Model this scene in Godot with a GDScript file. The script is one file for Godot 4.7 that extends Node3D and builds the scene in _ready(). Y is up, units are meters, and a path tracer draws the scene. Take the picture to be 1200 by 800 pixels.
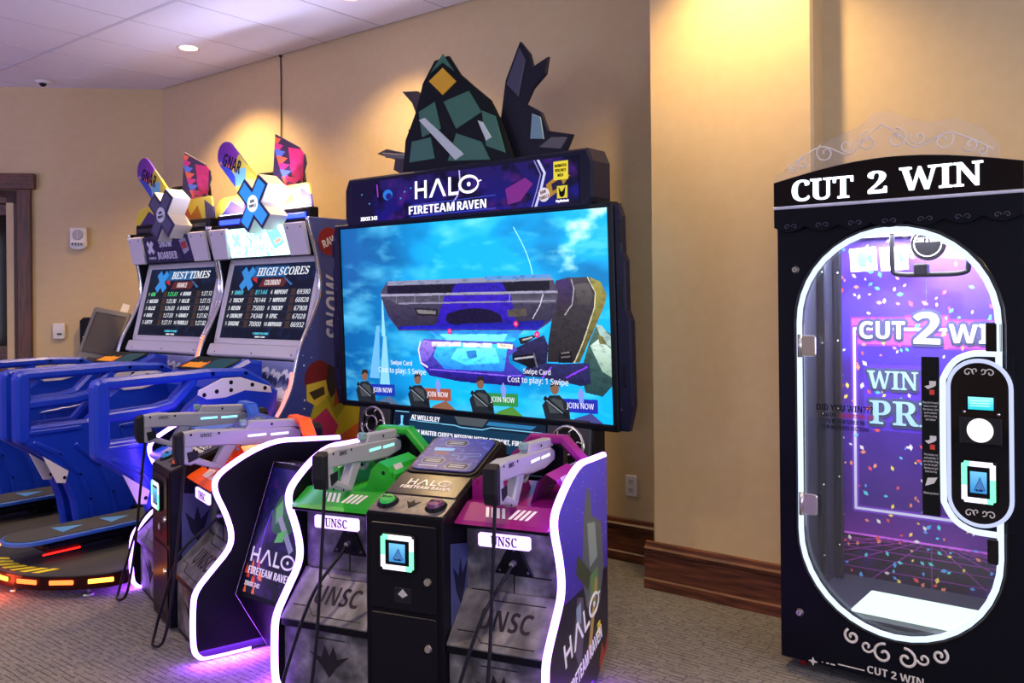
extends Node3D

var rng := RandomNumberGenerator.new()
var taken := {}
var mat_cache := {}
var sans: SystemFont
var serif: SystemFont
var mono: SystemFont

func _ready() -> void:
	rng.seed = 7
	# ---- camera, sky, exposure -------------------------------------------------
	var cam := Camera3D.new()
	cam.name = "camera"
	cam.projection = Camera3D.PROJECTION_FRUSTUM
	cam.near = 0.05
	cam.far = 60.0
	cam.size = 0.05 * 800.0 / 1030.0
	cam.frustum_offset = Vector2(0.0, -0.05 * 50.0 / 1030.0)
	cam.position = Vector3(0, 1.5, 0)
	cam.rotation = Vector3(0, deg_to_rad(38.2), -0.0096)
	add_child(cam)
	cam.current = true
	var env := Environment.new()
	env.background_mode = Environment.BG_COLOR
	env.background_color = Color(0.02, 0.02, 0.025)
	env.tonemap_mode = Environment.TONE_MAPPER_LINEAR
	env.tonemap_exposure = 1.1
	env.sdfgi_enabled = true
	env.ssao_enabled = true
	env.ssil_enabled = true
	var we := WorldEnvironment.new()
	we.name = "environment"
	we.environment = env
	add_child(we)
	# added cool fill lamps, set at the unseen windows made up for them
	for wq in [[Vector3(-6.9, 1.75, 3.72), 0.0, 7.0], [Vector3(1.2, 1.75, 3.72), 0.0, 7.0], [Vector3(2.62, 1.75, -1.3), 90.0, 7.0]]:
		var al := AreaLight3D.new()
		al.name = "added_daylight"
		al.area_size = Vector2(2.2, 1.7)
		al.area_normalize_energy = true
		al.light_color = Color(0.84, 0.88, 1.0)
		al.light_energy = wq[2]
		al.shadow_enabled = true
		al.area_range = 30.0
		al.position = wq[0]
		al.rotation_degrees.y = wq[1]
		add_child(al, true)
	fonts()
	build_room()
	build_downlights()
	build_wall_devices()
	snow_game(Vector3(-4.955, 0, -3.55), true)
	snow_game(Vector3(-6.055, 0, -3.55), false)
	build_display()
	gun_pod(Vector3(-2.822, 0, -2.106), 14.8, 1.135, false)
	gun_pod(Vector3(-4.398, 0, -2.408), -16.6, 1.17, true)
	build_console()
	build_prize_machine()
	build_added_cabinet()

# ------------------------------------------------------------------ helpers ----
func fonts() -> void:
	sans = SystemFont.new(); sans.font_names = PackedStringArray(["Droid Sans"]); sans.font_weight = 700
	serif = SystemFont.new(); serif.font_names = PackedStringArray(["Droid Serif"]); serif.font_weight = 700
	mono = SystemFont.new(); mono.font_names = PackedStringArray(["Droid Sans"]); mono.font_weight = 400

func numbered(n: String) -> String:
	var c: int = taken.get(n, 0)
	taken[n] = c + 1
	return n if c == 0 else "%s_%03d" % [n, c]

func thing(called: String, label: String, category: String, at := Vector3.ZERO, turn := 0.0, group := "") -> Node3D:
	var o := Node3D.new()
	o.name = numbered(called)
	add_child(o)
	o.position = at
	o.rotation_degrees.y = turn
	o.set_meta("label", label)
	o.set_meta("category", category)
	if group != "":
		o.set_meta("group", group)
	return o

func room(called: String, at := Vector3.ZERO, turn := 0.0) -> Node3D:
	var o := Node3D.new()
	o.name = called
	add_child(o)
	o.position = at
	o.rotation_degrees.y = turn
	o.set_meta("kind", "structure")
	return o

func part(parent: Node, called: String, mesh: Mesh, m: Material, pos := Vector3.ZERO, rot := Vector3.ZERO) -> MeshInstance3D:
	var o := MeshInstance3D.new()
	o.name = called
	o.mesh = mesh
	o.material_override = m
	o.position = pos
	o.rotation_degrees = rot
	parent.add_child(o, true)
	return o

func mat(c: Color, rough := 0.6, metal := 0.0) -> StandardMaterial3D:
	var key := "%s %s %s" % [c.to_html(), rough, metal]
	if mat_cache.has(key):
		return mat_cache[key]
	var m := StandardMaterial3D.new()
	m.albedo_color = c
	m.roughness = rough
	m.metallic = metal
	if c.get_luminance() < 0.16 and metal == 0.0 and rough > 0.2:
		m.metallic_specular = 0.26   # matt plastic and painted board
	mat_cache[key] = m
	return m

func glow(c: Color, energy: float) -> StandardMaterial3D:
	var key := "glow %s %s" % [c.to_html(), energy]
	if mat_cache.has(key):
		return mat_cache[key]
	var m := StandardMaterial3D.new()
	m.albedo_color = Color(0.05, 0.05, 0.05)
	m.roughness = 0.4
	m.emission_enabled = true
	m.emission = c
	m.emission_energy_multiplier = energy
	mat_cache[key] = m
	return m

func picture(im: Image, rough := 0.5) -> StandardMaterial3D:
	var m := StandardMaterial3D.new()
	m.albedo_texture = ImageTexture.create_from_image(im)
	m.roughness = rough
	return m

func lit_picture(im: Image, energy: float) -> StandardMaterial3D:
	var m := StandardMaterial3D.new()
	m.albedo_color = Color(0.02, 0.02, 0.02)
	m.metallic_specular = 0.22
	m.roughness = 0.3
	m.emission_enabled = true
	m.emission = Color.BLACK
	m.emission_texture = ImageTexture.create_from_image(im)
	m.emission_energy_multiplier = energy
	return m

func noise_mat(c1: Color, c2: Color, freq: float, scale: Vector3, rough: float, bump := 0.0, metal := 0.0, octaves := 4, sd := 3) -> StandardMaterial3D:
	var n := FastNoiseLite.new()
	n.seed = sd
	n.frequency = freq
	n.fractal_octaves = octaves
	var g := Gradient.new()
	g.set_color(0, c1)
	g.set_color(1, c2)
	var t := NoiseTexture2D.new()
	t.width = 512; t.height = 512; t.seamless = true
	t.noise = n
	t.color_ramp = g
	var m := StandardMaterial3D.new()
	m.albedo_texture = t
	m.roughness = rough
	m.metallic = metal
	m.uv1_triplanar = true
	m.uv1_world_triplanar = true
	m.uv1_scale = scale
	if bump > 0.0:
		m.heightmap_enabled = true
		m.heightmap_texture = t
		m.heightmap_scale = bump
	return m

func begin(smooth := false) -> SurfaceTool:
	var st := SurfaceTool.new()
	st.begin(Mesh.PRIMITIVE_TRIANGLES)
	st.set_smooth_group(0 if smooth else -1)
	return st

func done(st: SurfaceTool) -> ArrayMesh:
	st.generate_normals()
	return st.commit()

func v3(st: SurfaceTool, p: Vector3, uv := Vector2.ZERO) -> void:
	st.set_uv(uv)
	st.add_vertex(p)

# a, b, c run counter-clockwise seen from outside
func tri(st: SurfaceTool, a: Vector3, b: Vector3, c: Vector3, ua := Vector2.ZERO, ub := Vector2.ZERO, uc := Vector2.ZERO) -> void:
	v3(st, a, ua); v3(st, c, uc); v3(st, b, ub)

func quad(st: SurfaceTool, a: Vector3, b: Vector3, c: Vector3, d: Vector3) -> void:
	tri(st, a, b, c, Vector2(0, 1), Vector2(1, 1), Vector2(1, 0))
	tri(st, a, c, d, Vector2(0, 1), Vector2(1, 0), Vector2(0, 0))

func inset(poly: PackedVector2Array, b: float) -> PackedVector2Array:
	var out := PackedVector2Array()
	var n := poly.size()
	for i in n:
		var p := poly[i]
		var d1 := (p - poly[(i + n - 1) % n]).normalized()
		var d2 := (poly[(i + 1) % n] - p).normalized()
		var n1 := Vector2(-d1.y, d1.x)
		var n2 := Vector2(-d2.y, d2.x)
		var k := 1.0 + n1.dot(n2)
		out.append(p + (n1 + n2) / maxf(k, 0.4) * b)
	return out

# polygon in xy, extruded from z0 to z1 with chamfered rims
func prism(st: SurfaceTool, poly_in: PackedVector2Array, z0: float, z1: float, b := 0.0, xf := Transform3D.IDENTITY) -> void:
	var poly := poly_in.duplicate()
	if Geometry2D.is_polygon_clockwise(poly):
		poly.reverse()
	# Godot calls y-down clockwise; make it counter-clockwise in y-up axes
	var area := 0.0
	for i in poly.size():
		area += poly[i].cross(poly[(i + 1) % poly.size()])
	if area < 0.0:
		poly.reverse()
	var lo := poly[0]
	var hi := poly[0]
	for p in poly:
		lo = lo.min(p)
		hi = hi.max(p)
	var sz := hi - lo
	var small := inset(poly, b) if b > 0.0 else poly
	var idx := Geometry2D.triangulate_polygon(small)
	if idx.is_empty():
		small = poly
		idx = Geometry2D.triangulate_polygon(poly)
	var uv := func(p: Vector2) -> Vector2: return Vector2((p.x - lo.x) / sz.x, 1.0 - (p.y - lo.y) / sz.y)
	for t in range(0, idx.size(), 3):
		var a := small[idx[t]]
		var c := small[idx[t + 1]]
		var d := small[idx[t + 2]]
		if (c - a).cross(d - a) < 0.0:
			var s := c
			c = d
			d = s
		tri(st, xf * Vector3(a.x, a.y, z1), xf * Vector3(c.x, c.y, z1), xf * Vector3(d.x, d.y, z1), uv.call(a), uv.call(c), uv.call(d))
		tri(st, xf * Vector3(a.x, a.y, z0), xf * Vector3(d.x, d.y, z0), xf * Vector3(c.x, c.y, z0), uv.call(a), uv.call(d), uv.call(c))
	var n := poly.size()
	for i in n:
		var j := (i + 1) % n
		var p := poly[i]
		var q := poly[j]
		var ps := small[i]
		var qs := small[j]
		var up: Vector2 = uv.call(p)
		var uq: Vector2 = uv.call(q)
		var rings := [[ps, qs, z0], [p, q, z0 + b], [p, q, z1 - b], [ps, qs, z1]] if b > 0.0 else [[p, q, z0], [p, q, z1]]
		for k in rings.size() - 1:
			var r0: Array = rings[k]
			var r1: Array = rings[k + 1]
			var A := xf * Vector3(r0[0].x, r0[0].y, r0[2])
			var B := xf * Vector3(r0[1].x, r0[1].y, r0[2])
			var C := xf * Vector3(r1[1].x, r1[1].y, r1[2])
			var D := xf * Vector3(r1[0].x, r1[0].y, r1[2])
			tri(st, A, B, C, up, uq, uq)
			tri(st, A, C, D, up, uq, up)

func prism_mesh(poly: PackedVector2Array, z0: float, z1: float, b := 0.0) -> ArrayMesh:
	var st := begin()
	prism(st, poly, z0, z1, b)
	return done(st)

func rect(x0: float, y0: float, x1: float, y1: float, c := 0.0) -> PackedVector2Array:
	if c <= 0.0:
		return PackedVector2Array([Vector2(x0, y0), Vector2(x1, y0), Vector2(x1, y1), Vector2(x0, y1)])
	return PackedVector2Array([Vector2(x0 + c, y0), Vector2(x1 - c, y0), Vector2(x1, y0 + c), Vector2(x1, y1 - c), Vector2(x1 - c, y1), Vector2(x0 + c, y1), Vector2(x0, y1 - c), Vector2(x0, y0 + c)])

func round_rect(x0: float, y0: float, x1: float, y1: float, r: float, n := 6) -> PackedVector2Array:
	var out := PackedVector2Array()
	for q in [[x1 - r, y0 + r, -90.0], [x1 - r, y1 - r, 0.0], [x0 + r, y1 - r, 90.0], [x0 + r, y0 + r, 180.0]]:
		for i in n + 1:
			var a := deg_to_rad(q[2] + 90.0 * i / n)
			out.append(Vector2(q[0] + r * cos(a), q[1] + r * sin(a)))
	return out

func add_box(st: SurfaceTool, c: Vector3, s: Vector3, b := 0.004, rot := Vector3.ZERO) -> void:
	var xf := Transform3D(Basis.from_euler(rot * PI / 180.0), c)
	prism(st, rect(-s.x / 2, -s.y / 2, s.x / 2, s.y / 2, b), -s.z / 2, s.z / 2, b, xf)

func box(s: Vector3, b := 0.004) -> ArrayMesh:
	var st := begin()
	add_box(st, Vector3.ZERO, s, b)
	return done(st)

func ring_at(c: Vector3, t: Vector3, nrm: Vector3, r: float, sides: int) -> PackedVector3Array:
	var out := PackedVector3Array()
	var bi := t.cross(nrm).normalized()
	for i in sides:
		var a := TAU * i / sides
		out.append(c + nrm * cos(a) * r + bi * sin(a) * r)
	return out

func add_tube(st: SurfaceTool, pts: PackedVector3Array, r: float, sides := 8, closed := false) -> void:
	var n := pts.size()
	var nrm := Vector3.ZERO
	var rings := []
	for i in n:
		var t: Vector3
		if closed:
			t = (pts[(i + 1) % n] - pts[(i + n - 1) % n]).normalized()
		else:
			t = (pts[mini(i + 1, n - 1)] - pts[maxi(i - 1, 0)]).normalized()
		if i == 0:
			nrm = t.cross(Vector3.UP)
			if nrm.length() < 0.1:
				nrm = t.cross(Vector3.RIGHT)
			nrm = nrm.normalized()
		else:
			nrm = (nrm - t * nrm.dot(t)).normalized()
		rings.append(ring_at(pts[i], t, nrm, r, sides))
	var last := n if closed else n - 1
	for i in last:
		var a: PackedVector3Array = rings[i]
		var b: PackedVector3Array = rings[(i + 1) % n]
		for k in sides:
			var l := (k + 1) % sides
			quad(st, a[k], b[k], b[l], a[l])
	if not closed:
		for k in range(1, sides - 1):
			tri(st, rings[0][0], rings[0][k], rings[0][k + 1])
			tri(st, rings[n - 1][0], rings[n - 1][k + 1], rings[n - 1][k])

func tube(pts: PackedVector3Array, r: float, sides := 8, closed := false) -> ArrayMesh:
	var st := begin(true)
	add_tube(st, pts, r, sides, closed)
	return done(st)

# lathe round y; profile of (radius, height) from the bottom up
func lathe(profile: PackedVector2Array, seg := 24, smooth := false) -> ArrayMesh:
	var st := begin(smooth)
	for i in profile.size() - 1:
		var p := profile[i]
		var q := profile[i + 1]
		for k in seg:
			var a := TAU * k / seg
			var b := TAU * (k + 1) / seg
			var A := Vector3(cos(a) * p.x, p.y, -sin(a) * p.x)
			var B := Vector3(cos(b) * p.x, p.y, -sin(b) * p.x)
			var C := Vector3(cos(b) * q.x, q.y, -sin(b) * q.x)
			var D := Vector3(cos(a) * q.x, q.y, -sin(a) * q.x)
			if p.x > 1e-6:
				tri(st, A, B, C)
			if q.x > 1e-6:
				tri(st, A, C, D)
	return done(st)

func spline(pts: PackedVector2Array, each := 5) -> PackedVector2Array:
	var out := PackedVector2Array()
	for i in pts.size() - 1:
		var p0 := pts[maxi(i - 1, 0)]
		var p3 := pts[mini(i + 2, pts.size() - 1)]
		for k in each:
			out.append(pts[i].cubic_interpolate(pts[i + 1], p0, p3, float(k) / each))
	out.append(pts[pts.size() - 1])
	return out

func spline3(pts: PackedVector3Array, each := 8) -> PackedVector3Array:
	var out := PackedVector3Array()
	for i in pts.size() - 1:
		var p0 := pts[maxi(i - 1, 0)]
		var p3 := pts[mini(i + 2, pts.size() - 1)]
		for k in each:
			out.append(pts[i].cubic_interpolate(pts[i + 1], p0, p3, float(k) / each))
	out.append(pts[pts.size() - 1])
	return out

# a side plate: polygon given as (z, y), extruded along +x by t
func side_mesh(zy: PackedVector2Array, t: float, b := 0.003) -> ArrayMesh:
	var p := PackedVector2Array()
	for q in zy:
		p.append(Vector2(-q.x, q.y))
	var st := begin()
	prism(st, p, 0.0, t, b, Transform3D(Basis(Vector3.UP, PI / 2), Vector3.ZERO))
	return done(st)

func text(parent: Node, called: String, s: String, h: float, m: Material, pos: Vector3, rot := Vector3.ZERO, width := 0.0, font: Font = null, depth := 0.002, shear := 0.0, align := HORIZONTAL_ALIGNMENT_CENTER) -> MeshInstance3D:
	var t := TextMesh.new()
	t.font = font if font else sans
	t.font_size = 48
	t.curve_step = 3.0
	t.text = s
	t.depth = depth
	t.horizontal_alignment = align
	t.vertical_alignment = VERTICAL_ALIGNMENT_CENTER
	t.pixel_size = h / (48.0 * 0.72)
	var o := part(parent, called, t, m)
	var sx := 1.0
	if width > 0.0:
		sx = width / maxf(t.get_aabb().size.x, 0.0001)
	var bs := Basis.from_euler(rot * PI / 180.0) * Basis(Vector3(sx, 0, 0), Vector3(shear, 1, 0), Vector3(0, 0, 1))
	o.transform = Transform3D(bs, pos)
	return o

# -------------------------------------------------- print: pictures by polygons
func canvas(w: int, h: int, c: Color) -> Image:
	var im := Image.create(w, h, false, Image.FORMAT_RGBA8)
	im.fill(c)
	return im

func cgrad(im: Image, y0: int, y1: int, c0: Color, c1: Color) -> void:
	for y in range(y0, y1):
		im.fill_rect(Rect2i(0, y, im.get_width(), 1), c0.lerp(c1, float(y - y0) / maxf(1.0, y1 - y0)))

# polygon in 0..1 picture units
func cpoly(im: Image, pts: Array, c: Color, c2 = null) -> void:
	var w := im.get_width()
	var h := im.get_height()
	var lo := 1e9
	var hi := -1e9
	var p := PackedVector2Array()
	for q in pts:
		var v := Vector2(q[0] * w, q[1] * h)
		p.append(v)
		lo = minf(lo, v.y)
		hi = maxf(hi, v.y)
	for y in range(maxi(0, int(lo)), mini(h, int(hi) + 1)):
		var ys := y + 0.5
		var xs := []
		for i in p.size():
			var a := p[i]
			var b := p[(i + 1) % p.size()]
			if (a.y <= ys) != (b.y <= ys):
				xs.append(a.x + (ys - a.y) / (b.y - a.y) * (b.x - a.x))
		xs.sort()
		var col: Color = c if c2 == null else c.lerp(c2, clampf((ys - lo) / maxf(1.0, hi - lo), 0, 1))
		for k in range(0, xs.size() - 1, 2):
			var x0 := int(round(xs[k]))
			var x1 := int(round(xs[k + 1]))
			if x1 > x0:
				im.fill_rect(Rect2i(x0, y, x1 - x0, 1), col)

func cline(im: Image, pts: Array, wd: float, c: Color) -> void:
	var asp := float(im.get_width()) / im.get_height()
	for i in pts.size() - 1:
		var a := Vector2(pts[i][0] * asp, pts[i][1])
		var b := Vector2(pts[i + 1][0] * asp, pts[i + 1][1])
		var n := (b - a).normalized().orthogonal() * wd * 0.5
		var e := (b - a).normalized() * wd * 0.3
		var q := []
		for v in [a + n - e, b + n + e, b - n + e, a - n - e]:
			q.append([v.x / asp, v.y])
		cpoly(im, q, c)

func cdisc(im: Image, x: float, y: float, r: float, c: Color, sx := 1.0) -> void:
	var asp := float(im.get_width()) / im.get_height()
	var q := []
	for i in 24:
		q.append([x + cos(TAU * i / 24) * r * sx / asp, y + sin(TAU * i / 24) * r])
	cpoly(im, q, c)

# clouds or grime: mixes colour c in by noise
func cnoise(im: Image, freq: float, sd: int, c: Color, lo: float, hi: float, step := 2, sx := 1.0, sy := 1.0) -> void:
	var n := FastNoiseLite.new()
	n.seed = sd
	n.frequency = freq
	n.fractal_octaves = 4
	var w := im.get_width()
	var h := im.get_height()
	for y in range(0, h, step):
		for x in range(0, w, step):
			if im.get_pixel(x, y).a < 0.5:
				continue
			var k := clampf((n.get_noise_2d(x * sx, y * sy) - lo) / (hi - lo), 0, 1) * c.a
			if k > 0.01:
				var o := im.get_pixel(x, y).lerp(Color(c.r, c.g, c.b), k)
				o.a = 1.0
				im.fill_rect(Rect2i(x, y, step, step), o)

# --------------------------------------------------------------------- room ----
func carpet_mat() -> StandardMaterial3D:
	# loop pile: streaky yarn in rows, crossed by broken dark lines both ways
	var im := canvas(1024, 1024, Color8(104, 99, 94))
	var r := RandomNumberGenerator.new()
	r.seed = 11
	for i in 9000:
		var k := r.randf_range(0.74, 1.2)
		im.fill_rect(Rect2i(r.randi_range(-30, 1020), r.randi_range(0, 1022), r.randi_range(10, 60), r.randi_range(2, 4)), Color8(int(106 * k), int(101 * k), int(96 * k)))
	for row in range(0, 1024, 26):
		var x := r.randi_range(-60, 20)
		while x < 1024:
			var l := r.randi_range(40, 180)
			var yy := row + r.randi_range(0, 5)
			for s in 4:
				im.fill_rect(Rect2i(x + l * s / 4, yy + r.randi_range(-1, 1), l / 4 + 2, r.randi_range(4, 7)), Color8(34, 32, 31) if r.randf() < 0.8 else Color8(56, 53, 51))
			x += l + r.randi_range(4, 50)
		var c := r.randi_range(0, 60)
		while c < 1024:
			im.fill_rect(Rect2i(c, row + 3, r.randi_range(3, 6), 24), Color8(40, 38, 37))
			c += r.randi_range(50, 130)
	cnoise(im, 0.30, 5, Color(0.20, 0.19, 0.18, 0.6), -0.1, 0.6, 1)
	cnoise(im, 0.24, 25, Color(0.55, 0.53, 0.50, 0.28), 0.0, 0.6, 1)
	var m := StandardMaterial3D.new()
	m.albedo_texture = ImageTexture.create_from_image(im)
	m.roughness = 0.95
	m.rim_enabled = true
	m.rim = 0.25
	m.uv1_triplanar = true
	m.uv1_world_triplanar = true
	m.uv1_scale = Vector3(0.95, 0.95, 0.95)
	m.heightmap_enabled = true
	m.heightmap_texture = m.albedo_texture
	m.heightmap_scale = 0.3
	return m

func wood_mat(stretch: Vector3, sd: int) -> StandardMaterial3D:
	return noise_mat(Color8(54, 27, 18), Color8(124, 70, 44), 0.012, stretch, 0.42, 0.05, 0.0, 5, sd)

func slab(parent: Node, called: String, x0: float, x1: float, y0: float, y1: float, z0: float, z1: float, m: Material, b := 0.0) -> MeshInstance3D:
	return part(parent, called, box(Vector3(x1 - x0, y1 - y0, z1 - z0), b), m, Vector3((x0 + x1) / 2, (y0 + y1) / 2, (z0 + z1) / 2))

func build_room() -> void:
	const H := 3.44
	var paint := noise_mat(Color8(200, 174, 130), Color8(205, 180, 136), 0.02, Vector3(1.1, 1.1, 1.1), 0.62, 0.22, 0.0, 4, 9)
	var fl := room("floor")
	slab(fl, "carpet", -11.2, 3.0, -0.1, 0.0, -4.6, 4.2, carpet_mat())
	var wb := room("wall_back")
	slab(wb, "plaster", -7.46, -2.2, 0, H + 0.1, -4.6, -4.35, paint)
	var wp := room("wall_pillar")
	slab(wp, "plaster", -2.25, -1.40, 0, H + 0.1, -4.6, -4.02, paint, 0.012)
	var wr := room("wall_alcove")
	slab(wr, "plaster", -1.40, 3.0, 0, H + 0.1, -4.6, -4.16, paint)
	var wl := room("wall_left", Vector3(-7.46, 0, -4.35), 45.0)   # local -x runs along the slanted wall
	slab(wl, "plaster", -1.36, 0.25, 0, H + 0.1, -0.25, 0.0, paint)
	slab(wl, "plaster", -2.36, -1.36, 2.45, H + 0.1, -0.25, 0.0, paint)
	slab(wl, "plaster", -5.1, -2.36, 0, H + 0.1, -0.25, 0.0, paint)
	var we := room("wall_far_left")
	slab(we, "plaster", -11.2, -10.95, 0, H + 0.1, -1.1, 4.2, paint)
	var wd := room("wall_right")
	for s in [[-4.6, -2.45, 0.0, H + 0.1], [-0.15, 4.2, 0.0, H + 0.1], [-2.45, -0.15, 0.0, 0.85], [-2.45, -0.15, 2.65, H + 0.1]]:
		slab(wd, "plaster", 2.8, 3.05, s[2], s[3], s[0], s[1], paint)
	# rear wall with two openings for the added windows
	var wf := room("wall_front")
	for s in [[-11.2, -8.05, 0.0, H + 0.1], [-5.75, 0.05, 0.0, H + 0.1], [2.35, 3.0, 0.0, H + 0.1], [-8.05, -5.75, 0.0, 0.85], [-8.05, -5.75, 2.65, H + 0.1], [0.05, 2.35, 0.0, 0.85], [0.05, 2.35, 2.65, H + 0.1]]:
		slab(wf, "plaster", s[0], s[1], s[2], s[3], 3.9, 4.1, paint)
	var fill_pane := glow(Color(0.84, 0.88, 1.0), 2.0)
	var wi := 1
	for wq in [[Vector3(-6.9, 1.75, 3.9), 0.0], [Vector3(1.2, 1.75, 3.9), 0.0], [Vector3(2.8, 1.75, -1.3), 90.0]]:  # unseen windows, added with glowing panes to bring in cool light
		var w := room("window_%d" % wi, wq[0], wq[1])
		wi += 1
		part(w, "added_window_pane", box(Vector3(2.2, 1.7, 0.01), 0.0), fill_pane, Vector3(0, 0, 0.08))
		for s in [[0, 0.87, 2.3, 0.06], [0, -0.87, 2.3, 0.06], [-1.12, 0, 0.06, 1.8], [1.12, 0, 0.06, 1.8], [0, 0, 0.05, 1.7]]:
			part(w, "added_window_frame", box(Vector3(s[2], s[3], 0.12)), mat(Color8(88, 54, 36), 0.5), Vector3(s[0], s[1], 0.04))
	# ceiling: lay-in tiles on a tee grid
	var ce := room("ceiling")
	slab(ce, "soffit", -11.2, 3.0, H + 0.03, H + 0.15, -4.6, 4.2, mat(Color8(150, 150, 150), 0.9))
	var tile_m := noise_mat(Color8(226, 222, 224), Color8(238, 235, 236), 0.25, Vector3(2.2, 2.2, 2.2), 0.92, 0.15, 0.0, 3, 21)
	var tile_mesh := box(Vector3(0.600, 0.016, 1.205), 0.003)
	var tee_m := mat(Color8(205, 202, 208), 0.5)
	var tee_thin := mat(Color8(150, 142, 152), 0.6)
	for i in range(-6, 18):
		var x := -7.62 + 0.61 * i
		for j in 7:
			var z := -4.34 + 1.22 * j
			if x + 0.61 + z + 1.22 > -11.8 and x > -11.3 and x < 3.0:
				part(ce, "ceiling_tile", tile_mesh, tile_m, Vector3(x + 0.305, H + 0.009, z + 0.61))
		if x > -11.2 and x < 3.0:
			part(ce, "cross_tee", box(Vector3(0.012, 0.02, 8.4), 0.001), tee_thin, Vector3(x, H + 0.013, -0.15))
	for j in range(1, 7):
		part(ce, "main_tee", box(Vector3(14.0, 0.022, 0.026), 0.001), tee_m, Vector3(-4.1, H + 0.008, -4.34 + 1.22 * j))
	# baseboards: tall stained wood with a moulded cap
	var prof := PackedVector2Array([Vector2(0, 0), Vector2(0.034, 0), Vector2(0.034, 0.048), Vector2(0.026, 0.056), Vector2(0.026, 0.170), Vector2(0.020, 0.174), Vector2(0.020, 0.182), Vector2(0.030, 0.190), Vector2(0.032, 0.206), Vector2(0.022, 0.216), Vector2(0.016, 0.236), Vector2(0.006, 0.240), Vector2(0, 0.240)])
	var wm := wood_mat(Vector3(0.5, 5, 5), 31)
	for b in [["baseboard_back", -7.46, -2.25, -4.35], ["baseboard_pillar", -2.285, -1.366, -4.02], ["baseboard_alcove", -1.40, 2.8, -4.16]]:
		var n := room(b[0], Vector3(b[1], 0, b[3]))
		part(n, "moulding", side_mesh(prof, b[2] - b[1], 0.0), wm)
	var bl := room("baseboard_left", Vector3(-7.46, 0, -4.35), 45.0)
	part(bl, "moulding", side_mesh(prof, 1.1, 0.0), wm, Vector3(-1.12, 0, 0))
	# door in the slanted wall
	var d := room("door_1", Vector3(-7.46, 0, -4.35), 45.0)
	var dw := wood_mat(Vector3(6, 0.5, 6), 33)
	slab(d, "door_jamb", -1.255, -1.14, 0, 2.52, -0.02, 0.04, dw, 0.004)
	slab(d, "door_jamb", -2.56, -2.445, 0, 2.52, -0.02, 0.04, dw, 0.004)
	slab(d, "door_lintel", -2.62, -1.10, 2.52, 2.66, -0.02, 0.055, wm, 0.005)
	slab(d, "door_stop", -1.30, -1.255, 0, 2.46, -0.2, 0.0, dw, 0.002)
	slab(d, "door_stop", -2.45, -1.255, 2.40, 2.52, -0.2, 0.0, dw, 0.002)
	slab(d, "door_stile", -1.375, -1.30, 0, 2.40, -0.14, -0.09, dw, 0.004)
	slab(d, "door_stile", -2.445, -2.37, 0, 2.40, -0.14, -0.09, dw, 0.004)
	slab(d, "door_rail", -2.37, -1.375, 2.30, 2.40, -0.14, -0.09, wm, 0.004)
	slab(d, "door_rail", -2.37, -1.375, 0.0, 1.12, -0.14, -0.09, wm, 0.004)
	var gl := StandardMaterial3D.new()
	gl.albedo_color = Color(0.03, 0.03, 0.04)
	gl.roughness = 0.06
	slab(d, "door_glass", -2.37, -1.375, 1.12, 2.30, -0.12, -0.11, gl)

func downlight(x: float, z: float, label: String, energy: float, c: Color) -> void:
	var t := thing("recessed_downlight", label, "ceiling light", Vector3(x, 3.44, z), 0.0, "recessed ceiling downlights")
	part(t, "trim_ring", lathe(PackedVector2Array([Vector2(0.062, -0.002), Vector2(0.085, -0.006), Vector2(0.09, 0.0), Vector2(0.062, 0.0)]), 28), mat(Color8(235, 228, 224), 0.4))
	part(t, "lamp_disc", lathe(PackedVector2Array([Vector2(0, -0.004), Vector2(0.064, -0.004), Vector2(0.064, -0.0005), Vector2(0, -0.0005)]), 24), glow(c, 9.0))
	var l := SpotLight3D.new()
	l.name = "downlight_beam"
	l.position = Vector3(0, -0.012, 0)
	l.rotation_degrees = Vector3(-90, 0, 0)
	l.light_color = c
	l.light_energy = energy
	l.light_size = 0.06
	l.spot_angle = 62.0
	l.spot_angle_attenuation = 0.7
	l.spot_range = 20.0
	l.spot_attenuation = 2.0
	l.shadow_enabled = true
	t.add_child(l)

func build_downlights() -> void:
	var warm := Color(1.0, 0.84, 0.58)
	downlight(-6.08, -3.76, "round recessed downlight in the ceiling tile near the corner", 7.5, warm)
	downlight(-4.27, -3.78, "round recessed downlight in the ceiling above the big screen", 4.0, warm)
	downlight(-1.72, -3.62, "round recessed downlight in the ceiling above the beige pillar", 5.5, warm)
	downlight(-4.0, -1.0, "round recessed downlight above the middle of the carpet", 6.0, Color(1.0, 0.89, 0.74))
	downlight(-0.9, -0.9, "round recessed downlight above the aisle before the prize machine", 7.0, Color(1.0, 0.89, 0.74))
	downlight(-7.2, -0.9, "round recessed downlight above the aisle near the wooden door", 5.0, Color(1.0, 0.89, 0.74))
	downlight(1.3, -3.4, "round recessed downlight above the wall right of the prize machine", 6.0, warm)
	downlight(-4.0, 1.8, "round recessed downlight in the rear half of the hall", 6.0, Color(1.0, 0.89, 0.74))

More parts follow.
